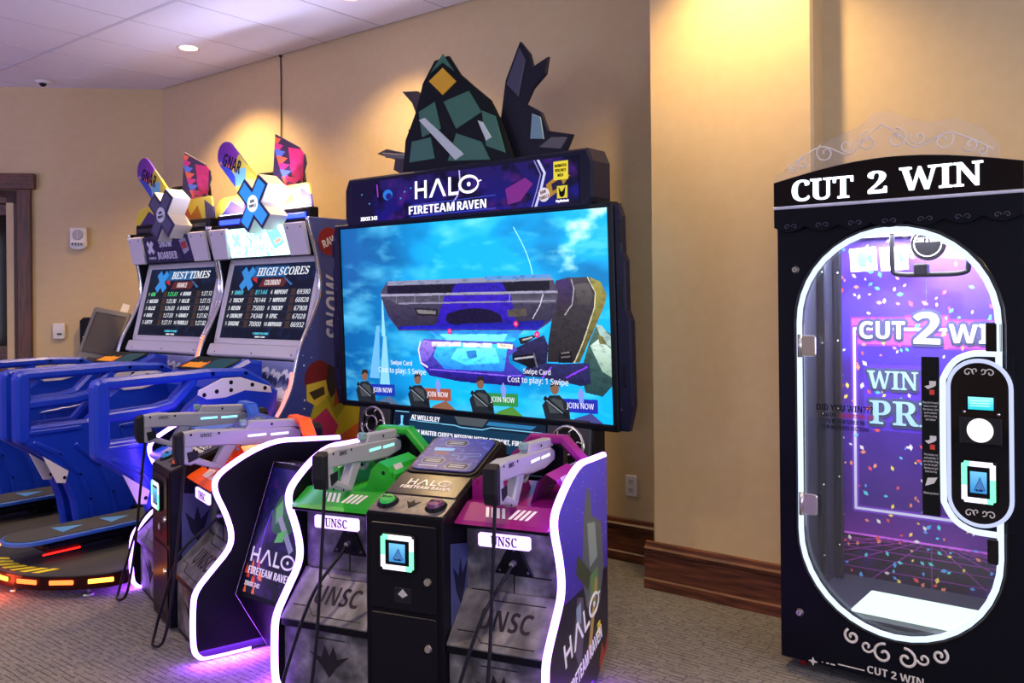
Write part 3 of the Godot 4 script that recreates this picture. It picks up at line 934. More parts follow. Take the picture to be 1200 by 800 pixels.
	var deck := mat(Color8(44, 42, 44), 0.75)
	# a disc with its two sides cut straight, so that neighbours clear each other
	var dk := PackedVector2Array()
	var rm2 := PackedVector2Array()
	for k in 72:
		var a := TAU * k / 72.0
		var q := Vector2(clampf(cos(a) * 0.625, -0.475, 0.55), sin(a) * 0.625)
		if dk.size() == 0 or q.distance_to(dk[dk.size() - 1]) > 0.004:
			dk.append(q)
	part(pf, "deck", prism_mesh(dk, 0.06, 0.125, 0.008), deck, Vector3.ZERO, Vector3(-90, 0, 0))
	part(pf, "bridge_plate", box(Vector3(0.95, 0.06, 0.75), 0.006), deck, Vector3(0, 0.09, -0.55))
	for k in dk.size():
		if dk[k].y < 0.15:
			rm2.append(dk[k])
	var band := begin()
	for k in rm2.size() - 1:
		var p0 := Vector3(rm2[k].x, 0, -rm2[k].y) * 1.012
		var p1 := Vector3(rm2[k + 1].x, 0, -rm2[k + 1].y) * 1.012
		quad(band, p0 + Vector3(0, 0.048, 0), p1 + Vector3(0, 0.048, 0), p1 + Vector3(0, 0.114, 0), p0 + Vector3(0, 0.114, 0))
	part(pf, "rim_band", done(band), mat(Color8(40, 12, 14), 0.3))
	for k in 7:
		var a := deg_to_rad(-45.0 + 17.0 * k)
		part(pf, "led_bar", box(Vector3(0.12, 0.022, 0.01), 0.003), glow(Color(1.0, 0.34, 0.13), 5.0) if k % 3 else glow(Color(1.0, 0.58, 0.2), 5.0), Vector3(sin(a) * 0.637, 0.088, cos(a) * 0.637), Vector3(0, rad_to_deg(a), 0))
	for k in 6:
		var a := deg_to_rad([-40.0, 5.0, 50.0, 140.0, 180.0, 220.0][k])
		part(pf, "levelling_foot", lathe(PackedVector2Array([Vector2(0, 0), Vector2(0.03, 0.0), Vector2(0.026, 0.008), Vector2(0.008, 0.014), Vector2(0.008, 0.03), Vector2(0.016, 0.03), Vector2(0.016, 0.04), Vector2(0.008, 0.04), Vector2(0.008, 0.07)]), 14), mat(Color8(180, 176, 172), 0.3, 0.8), Vector3(sin(a) * 0.56, 0, cos(a) * 0.56))
	# hazard decal on the deck rim: slanted yellow bars on black
	for k in 7:
		var a := deg_to_rad(-16.0 + 7.4 * k)
		part(pf, "hazard_stripe", prism_mesh(PackedVector2Array([Vector2(-0.05, -0.04), Vector2(-0.012, -0.04), Vector2(0.05, 0.04), Vector2(0.012, 0.04)]), 0, 0.002), mat(Color8(222, 198, 30), 0.5), Vector3(sin(a) * 0.57, 0.126, cos(a) * 0.57), Vector3(-90, rad_to_deg(a), 0))
	# board on its pivot
	var sb := Node3D.new()
	sb.name = "ride_board"
	t.add_child(sb)
	sb.position = Vector3(0, 0.24, 1.02)
	var bo := PackedVector2Array()
	for k in 13:
		var a := PI * k / 12.0
		bo.append(Vector2(cos(a) * 0.145, 0.44 + sin(a) * 0.13))
	for k in 13:
		var a := PI + PI * k / 12.0
		bo.append(Vector2(cos(a) * 0.145, -0.44 + sin(a) * 0.13))
	part(sb, "board_edge", prism_mesh(bo, -0.012, 0.012, 0.004), mat(Color8(40, 92, 178), 0.4), Vector3.ZERO, Vector3(-90, 0, 0))
	part(sb, "grip_deck", prism_mesh(inset(bo, 0.014), 0.0, 0.004), mat(Color8(50, 50, 52), 0.9), Vector3(0, 0.011, 0), Vector3(-90, 0, 0))
	part(sb, "under_tray", box(Vector3(0.2, 0.06, 0.8), 0.02), black, Vector3(0, -0.045, 0))
	part(sb, "pivot_column", box(Vector3(0.12, 0.1, 0.12), 0.01), black, Vector3(0, -0.10, -0.1))
	part(sb, "led_bar", box(Vector3(0.008, 0.008, 0.2), 0.002), glow(Color(1.0, 0.08, 0.05), 5.0), Vector3(0.075, -0.085, 0.3))
	for k in 3:
		part(sb, "arrow_decal", prism_mesh(PackedVector2Array([Vector2(-0.07, -0.05), Vector2(0.07, -0.05), Vector2(0.0, 0.09)]), 0.0, 0.002), mat(Color8(70, 132, 196), 0.6), Vector3(0, 0.015, 0.24 - 0.27 * k), Vector3(-90, 0, 0))
	for s in [-1.0, 1.0]:
		part(pf, "sensor_box", box(Vector3(0.09, 0.09, 0.09), 0.006), black, Vector3(0.36 * s, 0.17, -0.36))
	var ol := OmniLight3D.new()
	ol.name = "platform_glow"
	ol.light_color = Color(1.0, 0.35, 0.2)
	ol.light_energy = 0.07
	ol.light_size = 0.05
	ol.omni_range = 20.0
	ol.omni_attenuation = 2.0
	ol.shadow_enabled = true
	ol.position = Vector3(0.1, 0.088, 0.68)
	pf.add_child(ol)

func snow_screen(t: Node3D, lit: bool) -> MeshInstance3D:
	var im := canvas(640, 384, Color8(16, 22, 40))
	cgrad(im, 0, 110, Color8(26, 36, 66), Color8(16, 20, 36))
	cnoise(im, 0.012, 12, Color(0.12, 0.18, 0.34, 0.7), 0.1, 0.6)
	cpoly(im, [[0.40, 0.20], [0.70, 0.20], [0.66, 0.31], [0.36, 0.31]], Color8(92, 40, 42))
	cpoly(im, [[0.62, 0.16], [0.76, 0.28], [0.74, 0.30]], Color8(52, 110, 170))
	cpoly(im, [[0.26, 0.20], [0.32, 0.16], [0.34, 0.26]], Color8(190, 44, 44))
	cpoly(im, [[0.28, 0.03], [0.98, 0.05], [0.96, 0.18], [0.25, 0.18]], Color8(34, 92, 150))
	cpoly(im, [[0.70, 0.03], [0.98, 0.05], [0.96, 0.18], [0.66, 0.18]], Color8(16, 26, 52))
	for row in 5:
		for c in 2:
			var x0 := 0.02 + c * 0.49
			var y := 0.34 + row * 0.105
			cpoly(im, [[x0, y], [x0 + 0.47, y], [x0 + 0.47, y + 0.088], [x0, y + 0.088]], Color8(58, 60, 72))
			cpoly(im, [[x0 + 0.003, y + 0.005], [x0 + 0.467, y + 0.005], [x0 + 0.467, y + 0.083], [x0 + 0.003, y + 0.083]], Color8(24, 28, 40))
			cpoly(im, [[x0 + 0.25, y + 0.005], [x0 + 0.30, y + 0.005], [x0 + 0.30, y + 0.083], [x0 + 0.25, y + 0.083]], Color8(66, 48, 40))
	var sc := part(t, "screen", prism_mesh(rect(-0.46, -0.262, 0.46, 0.262), 0.0, 0.006), lit_picture(im, 1.0), Vector3(0, 1.50, -0.085), Vector3(-14, 0, 0))
	var white := glow(Color8(228, 232, 240), 0.95)
	var cyan := glow(Color8(80, 200, 226), 0.95)
	var green := glow(Color8(80, 226, 130), 0.95)
	var red := glow(Color8(236, 220, 222), 0.9)
	part(sc, "lit_emblem", prism_mesh(x_poly(0.09, 0.028), 0.006, 0.008), glow(Color8(48, 140, 220), 0.9), Vector3(-0.27, 0.16, 0))
	text(sc, "lettering", "HIGH SCORES" if lit else "BEST TIMES", 0.056, white, Vector3(0.11, 0.205, 0.007), Vector3.ZERO, 0.55 if lit else 0.50, serif, 0.001, 0.22)
	text(sc, "lettering", "COLORADO" if lit else "FRANCE", 0.036, red, Vector3(0.02, 0.128, 0.007), Vector3.ZERO, 0.17 if lit else 0.13, sans, 0.001, 0.2)
	var names := [["SHRED", "TRICKY", "KEVIN", "CRUNCHY", "EUGENE"], ["WIPEOUT", "WIPEOUT", "TRICKY", "EPIC", "KWYUUUU"]] if lit else [["GEN", "WICKED", "OLLIE", "DUDE", "LEFTY"], ["BOARD", "OLLIE", "B ROCK", "GNARLY", "THRILLS"]]
	var nums := [["81144", "76144", "75000", "74348", "70000"], ["69380", "68828", "67908", "67028", "66932"]] if lit else [["1:25.61", "1:25.90", "1:26.83", "1:27.03", "1:27.11"], ["1:27.12", "1:27.15", "1:27.46", "1:27.62", "1:27.82"]]
	for c in 2:
		for row in 5:
			var y := 0.262 - 0.524 * (0.34 + row * 0.105 + 0.044)
			var x0 := -0.46 + 0.92 * (0.02 + c * 0.49)
			var m := white if c + row > 0 else (cyan if lit else green)
			text(sc, "lettering", str(c * 5 + row + 1), 0.026, white, Vector3(x0 + 0.025, y, 0.007), Vector3.ZERO, 0.0, mono, 0.001, 0.15)
			text(sc, "lettering", names[c][row], 0.028, m, Vector3(x0 + 0.055 + 0.010 * names[c][row].length(), y, 0.007), Vector3.ZERO, 0.020 * names[c][row].length(), sans, 0.001, 0.15)
			text(sc, "lettering", nums[c][row], 0.032, m, Vector3(x0 + 0.36, y, 0.007), Vector3.ZERO, 0.13, mono, 0.001, 0.15)
	text(sc, "lettering", "1 CREDIT TO START", 0.014, cyan, Vector3(0.0, -0.225, 0.007), Vector3.ZERO, 0.17)
	text(sc, "lettering", "SWIPE 1 CARD", 0.010, white, Vector3(0.0, -0.248, 0.007), Vector3.ZERO, 0.11)
	return sc

# ------------------------------------------------------- shooter game: logo ----
# title wordmark, letter height 1, centred: H, A, L and a ringed O
func wordmark(h: float, d: float) -> ArrayMesh:
	var st := begin()
	var xf := Transform3D(Basis.from_scale(Vector3(h, h, 1)), Vector3(-2.35 * h, -0.5 * h, 0))
	var w := 0.17
	for q in [
		[[0, 0], [w, 0], [w, 1], [0, 1]], [[0.9 - w, 0], [0.9, 0], [0.9, 1], [0.9 - w, 1]], [[w, 0.42], [0.9 - w, 0.42], [0.9 - w, 0.58], [w, 0.58]],
		[[1.1, 0], [1.3, 0], [1.74, 0.82], [1.65, 1.0]], [[1.65, 1.0], [1.74, 0.82], [2.16, 0], [2.36, 0], [1.84, 1.0]],
		[[2.55, 0], [3.25, 0], [3.25, 0.17], [2.72, 0.17], [2.72, 1], [2.55, 1]]]:
		var p := PackedVector2Array()
		for v in q:
			p.append(Vector2(v[0], v[1]))
		prism(st, p, 0, d, 0.0, xf)
	var n := 30
	for k in n:
		var a0 := TAU * k / n
		var a1 := TAU * (k + 1) / n
		var c := Vector2(4.0, 0.5)
		var thin := func(a: float) -> float: return 0.82 + 0.06 * cos(a)
		var o0 := c + Vector2(cos(a0) * 0.72, sin(a0) * 0.5)
		var o1 := c + Vector2(cos(a1) * 0.72, sin(a1) * 0.5)
		var i0 := c + Vector2(cos(a0) * 0.72 * thin.call(a0), sin(a0) * 0.5 * 0.70)
		var i1 := c + Vector2(cos(a1) * 0.72 * thin.call(a1), sin(a1) * 0.5 * 0.70)
		prism(st, PackedVector2Array([o0, o1, i1, i0]), 0, d, 0.0, xf)
	var dot := PackedVector2Array()
	for k in 14:
		dot.append(Vector2(4.02, 0.5) + Vector2(cos(TAU * k / 14), sin(TAU * k / 14)) * 0.12)
	prism(st, dot, 0, d, 0.0, xf)
	prism(st, PackedVector2Array([Vector2(4.70, 0.56), Vector2(4.92, 0.62), Vector2(4.88, 0.66), Vector2(4.68, 0.64)]), 0, d, 0.0, xf)
	return done(st)

func title(parent: Node, h: float, m: Material, pos: Vector3, rot := Vector3.ZERO, gap := 1.75, sub := 0.62, with_small := false) -> void:
	var bs := Basis.from_euler(rot * PI / 180.0)
	part(parent, "lettering", wordmark(h, 0.0015), m, pos, rot)
	text(parent, "lettering", "FIRETEAM RAVEN", h * sub, m, pos + bs * Vector3(0, -h * gap, 0.001), rot, h * 4.6, sans, 0.0015)

# ------------------------------------------------------------- big display -----
func game_picture() -> Image:
	var im := canvas(480, 264, Color8(20, 120, 190))
	for x in 480:
		im.fill_rect(Rect2i(x, 0, 1, 264), Color8(6, 84, 146).lerp(Color8(12, 158, 222), smoothstep(0.0, 0.45, x / 480.0)))
	cnoise(im, 0.006, 2, Color(0.02, 0.30, 0.52, 0.6), 0.0, 0.5, 1, 0.7, 1.3)
	cnoise(im, 0.008, 14, Color(0.40, 0.80, 0.92, 0.6), 0.12, 0.6, 1, 0.6, 1.4)
	cnoise(im, 0.02, 31, Color(0.60, 0.90, 0.95, 0.35), 0.15, 0.6, 1, 0.5, 1.4)
	var cn := FastNoiseLite.new()
	cn.seed = 50
	cn.frequency = 0.022
	for y in 90:
		for x in range(340, 480):
			var d := absf((x - 455) + (y - 10) * 0.75) / 46.0
			var k := clampf((cn.get_noise_2d(x * 0.8, y * 1.2) + 0.75 - d - y / 150.0) * 1.3, 0.0, 0.85)
			if k > 0.01:
				im.set_pixel(x, y, im.get_pixel(x, y).lerp(Color8(210, 240, 242), k))
	im.resize(1280, 704, Image.INTERPOLATE_BILINEAR)
	# pale towers, arcs
	cpoly(im, [[0.11, 0.86], [0.15, 0.56], [0.163, 0.56], [0.155, 0.86]], Color8(92, 158, 205))
	cpoly(im, [[0.155, 0.90], [0.178, 0.62], [0.192, 0.62], [0.20, 0.90]], Color8(120, 182, 216))
	cpoly(im, [[0.172, 0.62], [0.178, 0.40], [0.182, 0.40], [0.188, 0.62]], Color8(130, 190, 220))
	var arc := []
	for k in 12:
		arc.append([0.70 + 0.06 * sin(k / 11.0 * 2.2), 0.06 + 0.035 * k])
	cline(im, arc, 0.005, Color8(150, 220, 240))
	# aircraft, painted on a sheet of its own, then grimed
	var sh := canvas(1280, 704, Color(0, 0, 0, 0))
	cpoly(sh, [[0.931, 0.627], [0.957, 0.537], [1.001, 0.585], [1.002, 0.810], [0.968, 0.872], [0.916, 0.858], [0.904, 0.759]], Color8(70, 96, 84), Color8(30, 56, 60))
	cpoly(sh, [[0.934, 0.637], [0.963, 0.601], [1.000, 0.654], [1.001, 0.785], [0.968, 0.754]], Color8(196, 214, 204), Color8(120, 150, 130))
	cpoly(sh, [[0.954, 0.537], [0.970, 0.542], [0.999, 0.595], [0.999, 0.644], [0.969, 0.611]], Color8(150, 176, 170))
	cpoly(sh, [[0.957, 0.587], [0.972, 0.591], [0.985, 0.630], [0.963, 0.626]], Color8(104, 100, 60))
	cpoly(sh, [[0.739, 0.730], [0.851, 0.728], [0.930, 0.717], [0.933, 0.816], [0.903, 0.829], [0.781, 0.800], [0.710, 0.796]], Color8(40, 40, 92), Color8(26, 26, 60))
	cpoly(sh, [[0.833, 0.330], [0.873, 0.316], [0.939, 0.317], [0.971, 0.340], [0.988, 0.399], [0.980, 0.448], [0.931, 0.617], [0.897, 0.719], [0.799, 0.721], [0.804, 0.623], [0.818, 0.509]], Color8(60, 54, 62), Color8(34, 30, 32))
	cpoly(sh, [[0.939, 0.317], [0.971, 0.340], [0.988, 0.399], [0.980, 0.453], [0.931, 0.617], [0.901, 0.717], [0.881, 0.720], [0.914, 0.618], [0.951, 0.458], [0.955, 0.389]], Color8(142, 134, 62), Color8(72, 66, 40))
	cpoly(sh, [[0.834, 0.333], [0.870, 0.318], [0.890, 0.367], [0.883, 0.448], [0.852, 0.503], [0.828, 0.499]], Color8(58, 40, 92), Color8(46, 38, 40))
	cpoly(sh, [[0.893, 0.347], [0.936, 0.343], [0.948, 0.398], [0.938, 0.448], [0.899, 0.443]], Color8(84, 78, 80), Color8(62, 56, 56))
	cline(sh, [[0.933, 0.318], [0.955, 0.389], [0.951, 0.458], [0.914, 0.618], [0.884, 0.720]], 0.006, Color8(190, 184, 150))
	cline(sh, [[0.883, 0.326], [0.890, 0.367], [0.883, 0.443], [0.859, 0.493]], 0.006, Color8(150, 144, 150))
	cpoly(sh, [[0.838, 0.672], [0.875, 0.665], [0.878, 0.721], [0.834, 0.724]], Color8(16, 15, 18))
	cline(sh, [[0.844, 0.677], [0.868, 0.671]], 0.008, Color8(110, 104, 100))
	cline(sh, [[0.844, 0.697], [0.871, 0.691]], 0.008, Color8(90, 84, 84))
	cpoly(sh, [[0.682, 0.670], [0.740, 0.625], [0.790, 0.592], [0.803, 0.643], [0.796, 0.726], [0.754, 0.750], [0.718, 0.742], [0.681, 0.723]], Color8(44, 40, 84), Color8(24, 22, 48))
	cpoly(sh, [[0.681, 0.702], [0.754, 0.682], [0.768, 0.728], [0.746, 0.761], [0.718, 0.742]], Color8(14, 13, 20))
	cline(sh, [[0.689, 0.714], [0.757, 0.698]], 0.010, Color8(150, 148, 160))
	cline(sh, [[0.754, 0.682], [0.764, 0.749]], 0.010, Color8(90, 84, 100))
	cpoly(sh, [[0.704, 0.611], [0.755, 0.593], [0.762, 0.603], [0.726, 0.636], [0.711, 0.639]], Color8(30, 28, 34))
	cline(sh, [[0.719, 0.618], [0.751, 0.604]], 0.008, Color8(160, 156, 160))
	cpoly(sh, [[0.176, 0.365], [0.207, 0.310], [0.819, 0.303], [0.841, 0.381], [0.832, 0.468], [0.815, 0.519], [0.769, 0.567], [0.247, 0.580], [0.201, 0.498], [0.178, 0.408]], Color8(70, 66, 84), Color8(40, 34, 56))
	cpoly(sh, [[0.207, 0.310], [0.819, 0.303], [0.825, 0.326], [0.204, 0.334]], Color8(122, 124, 150))
	cpoly(sh, [[0.593, 0.299], [0.819, 0.297], [0.821, 0.314], [0.595, 0.318]], Color8(76, 130, 190))
	cpoly(sh, [[0.204, 0.336], [0.814, 0.329], [0.812, 0.375], [0.204, 0.382]], Color8(20, 17, 30))
	cpoly(sh, [[0.482, 0.333], [0.654, 0.330], [0.669, 0.377], [0.465, 0.380]], Color8(38, 24, 150))
	cpoly(sh, [[0.174, 0.381], [0.839, 0.376], [0.839, 0.388], [0.174, 0.395]], Color8(138, 134, 158))
	cpoly(sh, [[0.179, 0.396], [0.838, 0.390], [0.832, 0.437], [0.248, 0.438]], Color8(62, 58, 72), Color8(84, 80, 96))
	cpoly(sh, [[0.440, 0.394], [0.683, 0.393], [0.697, 0.542], [0.397, 0.565]], Color8(50, 26, 170), Color8(34, 20, 150))
	cpoly(sh, [[0.248, 0.430], [0.832, 0.422], [0.831, 0.429], [0.250, 0.439]], Color8(120, 114, 140))
	cpoly(sh, [[0.439, 0.524], [0.448, 0.490], [0.497, 0.468], [0.553, 0.460], [0.608, 0.468], [0.645, 0.495], [0.653, 0.532], [0.622, 0.549], [0.464, 0.552]], Color8(20, 12, 44))
	cpoly(sh, [[0.315, 0.458], [0.410, 0.465], [0.410, 0.504], [0.328, 0.500]], Color8(30, 28, 36))
	cpoly(sh, [[0.324, 0.468], [0.402, 0.473], [0.402, 0.493], [0.332, 0.489]], Color8(112, 106, 106))
	cpoly(sh, [[0.668, 0.468], [0.734, 0.463], [0.735, 0.499], [0.672, 0.505]], Color8(74, 66, 60))
	cpoly(sh, [[0.247, 0.563], [0.797, 0.519], [0.769, 0.570], [0.256, 0.584]], Color8(24, 22, 110), Color8(30, 30, 190))
	cline(sh, [[0.201, 0.498], [0.247, 0.580], [0.769, 0.567], [0.815, 0.519]], 0.007, Color8(60, 50, 120))
	cline(sh, [[0.755, 0.510], [0.780, 0.447], [0.791, 0.395]], 0.006, Color8(190, 186, 200))
	cline(sh, [[0.244, 0.391], [0.239, 0.432]], 0.005, Color8(120, 114, 130))
	cline(sh, [[0.320, 0.390], [0.318, 0.433]], 0.005, Color8(120, 114, 130))
	cline(sh, [[0.419, 0.389], [0.417, 0.431]], 0.005, Color8(120, 114, 150))
	cline(sh, [[0.680, 0.391], [0.677, 0.430]], 0.005, Color8(130, 124, 150))
	cpoly(sh, [[0.371, 0.585], [0.719, 0.575], [0.689, 0.627], [0.413, 0.633]], Color8(40, 110, 235), Color8(60, 200, 250))
	cpoly(sh, [[0.414, 0.599], [0.667, 0.591], [0.652, 0.629], [0.447, 0.637]], Color8(110, 230, 250))
	cpoly(sh, [[0.327, 0.689], [0.349, 0.627], [0.682, 0.633], [0.700, 0.669], [0.667, 0.703], [0.670, 0.735], [0.725, 0.794], [0.702, 0.849], [0.495, 0.847], [0.369, 0.825], [0.331, 0.758]], Color8(84, 74, 180), Color8(40, 36, 140))
	cpoly(sh, [[0.331, 0.688], [0.349, 0.632], [0.383, 0.640], [0.392, 0.685], [0.361, 0.745], [0.339, 0.752]], Color8(150, 120, 214), Color8(96, 76, 190))
	cpoly(sh, [[0.405, 0.639], [0.667, 0.644], [0.659, 0.703], [0.651, 0.779], [0.429, 0.785], [0.387, 0.720]], Color8(60, 200, 246), Color8(36, 120, 226))
	cpoly(sh, [[0.480, 0.670], [0.622, 0.662], [0.636, 0.737], [0.511, 0.757], [0.454, 0.727]], Color8(110, 232, 252), Color8(60, 190, 246))
	cpoly(sh, [[0.516, 0.684], [0.552, 0.677], [0.555, 0.715], [0.528, 0.725], [0.518, 0.712]], Color8(40, 120, 190))
	cpoly(sh, [[0.381, 0.640], [0.496, 0.637], [0.496, 0.660], [0.381, 0.668]], Color8(206, 200, 226))
	cpoly(sh, [[0.504, 0.642], [0.610, 0.639], [0.610, 0.661], [0.504, 0.664]], Color8(226, 236, 240))
	cpoly(sh, [[0.629, 0.638], [0.685, 0.642], [0.682, 0.666], [0.629, 0.662]], Color8(214, 206, 190))
	cpoly(sh, [[0.352, 0.780], [0.666, 0.794], [0.717, 0.795], [0.702, 0.849], [0.495, 0.847], [0.369, 0.825]], Color8(44, 32, 150), Color8(26, 18, 90))
	cline(sh, [[0.369, 0.790], [0.666, 0.801], [0.710, 0.796]], 0.007, Color8(120, 84, 220))
	cline(sh, [[0.336, 0.642], [0.327, 0.689], [0.335, 0.758], [0.361, 0.779]], 0.010, Color8(206, 196, 226))
	cline(sh, [[0.781, 0.800], [0.810, 0.746]], 0.008, Color8(126, 50, 226))
	cline(sh, [[0.857, 0.793], [0.923, 0.737]], 0.008, Color8(126, 50, 226))
	for q in [[0.454, 0.583], [0.767, 0.590], [0.697, 0.540]]:
		cdisc(sh, q[0], q[1], 0.016, Color8(190, 30, 110))
		cdisc(sh, q[0], q[1], 0.008, Color8(255, 110, 150))
	cnoise(sh, 0.02, 61, Color(0.02, 0.02, 0.05, 0.22), 0.05, 0.6, 2, 1.0, 2.0)
	cnoise(sh, 0.05, 62, Color(0.62, 0.62, 0.72, 0.10), 0.15, 0.7, 2)
	im.blend_rect(sh, Rect2i(0, 0, 1280, 704), Vector2i.ZERO)
	# four player figures with banners
	var ban := [Color8(20, 44, 150), Color8(140, 70, 50), Color8(40, 120, 60), Color8(30, 40, 150)]
	for k in 4:
		var x: float = [0.09, 0.321, 0.566, 0.822][k]
		var y := 0.885
		cpoly(im, [[x + 0.02, y + 0.010], [x + 0.130, y + 0.004], [x + 0.130, y + 0.070], [x + 0.02, y + 0.074]], ban[k])
		cpoly(im, [[x + 0.06, y + 0.10], [x + 0.11, y + 0.07], [x + 0.15, y + 0.12], [x + 0.16, 1.0], [x + 0.05, 1.0]], [Color8(70, 90, 120), Color8(120, 80, 60), Color8(70, 120, 50), Color8(60, 60, 120)][k])
		cpoly(im, [[x - 0.035, 1.0], [x - 0.045, y + 0.05], [x - 0.02, y], [x + 0.012, y - 0.005], [x + 0.04, y + 0.04], [x + 0.045, 1.0]], Color8(28, 32, 40))
		cpoly(im, [[x - 0.03, y + 0.03], [x - 0.008, y + 0.01], [x + 0.02, y + 0.02], [x + 0.028, y + 0.08], [x - 0.02, y + 0.085]], Color8(58, 62, 66))
		cdisc(im, x - 0.003, y - 0.035, 0.028, Color8(112, 80, 64), 0.9)
		cpoly(im, [[x - 0.017, y - 0.04], [x - 0.012, y - 0.07], [x + 0.01, y - 0.072], [x + 0.014, y - 0.045], [x, y - 0.055]], Color8(34, 28, 28))
		cline(im, [[x - 0.035, y + 0.015], [x + 0.035, y + 0.095]], 0.022, Color8(20, 22, 26))
		cline(im, [[x - 0.03, y + 0.025], [x + 0.02, y + 0.08]], 0.006, Color8(120, 130, 140))
		if k > 0:
			cpoly(im, [[x + 0.075, y + 0.03], [x + 0.07, y - 0.02], [x + 0.08, y - 0.05], [x + 0.09, y - 0.02], [x + 0.087, y + 0.03]], Color8(110, 130, 200))
	return im

func header_picture() -> Image:
	var im := canvas(384, 72, Color8(20, 14, 70))
	cgrad(im, 0, 72, Color8(34, 24, 92), Color8(18, 16, 120))
	cnoise(im, 0.02, 6, Color(0.02, 0.02, 0.10, 0.9), 0.0, 0.4, 1)
	cnoise(im, 0.018, 16, Color(0.35, 0.12, 0.50, 0.7), 0.1, 0.5, 1)
	im.resize(1152, 216, Image.INTERPOLATE_BILINEAR)
	cpoly(im, [[0, 0], [0.13, 0], [0.10, 0.5], [0.12, 1], [0, 1]], Color8(16, 12, 44))
	cline(im, [[0.525, 0], [0.53, 0.35], [0.515, 0.6], [0.50, 0.7]], 0.03, Color8(190, 180, 250))
	cline(im, [[0.85, 0.0], [0.875, 0.30], [0.86, 0.65], [0.84, 1.0]], 0.05, Color8(206, 206, 250))
	cline(im, [[0.835, 0.0], [0.86, 0.32], [0.845, 0.65], [0.825, 1.0]], 0.02, Color8(160, 150, 220))
	cpoly(im, [[0.72, 0.55], [0.80, 0.35], [0.83, 0.5], [0.78, 0.85], [0.73, 0.9]], Color8(120, 40, 130))
	cpoly(im, [[0.88, 0.55], [0.93, 0.35], [0.97, 0.4], [0.93, 0.7], [0.89, 0.85]], Color8(170, 126, 40))
	cpoly(im, [[0.90, 0.55], [0.935, 0.45], [0.945, 0.6], [0.905, 0.7]], Color8(36, 26, 60))
	cline(im, [[0.13, 0.1], [0.135, 0.4]], 0.03, Color8(170, 60, 220))
	cdisc(im, 0.185, 0.38, 0.13, Color8(40, 120, 220))
	cdisc(im, 0.19, 0.42, 0.08, Color8(30, 30, 120))
	cline(im, [[0.30, 0.70], [0.68, 0.66]], 0.014, Color8(70, 90, 220))
	cline(im, [[0.30, 0.97], [0.68, 0.95]], 0.014, Color8(70, 90, 220))
	for q in [[0.05, 0.3], [0.09, 0.55], [0.27, 0.35], [0.25, 0.5], [0.30, 0.28]]:
		cdisc(im, q[0], q[1], 0.02, Color8(80, 170, 230))
	return im

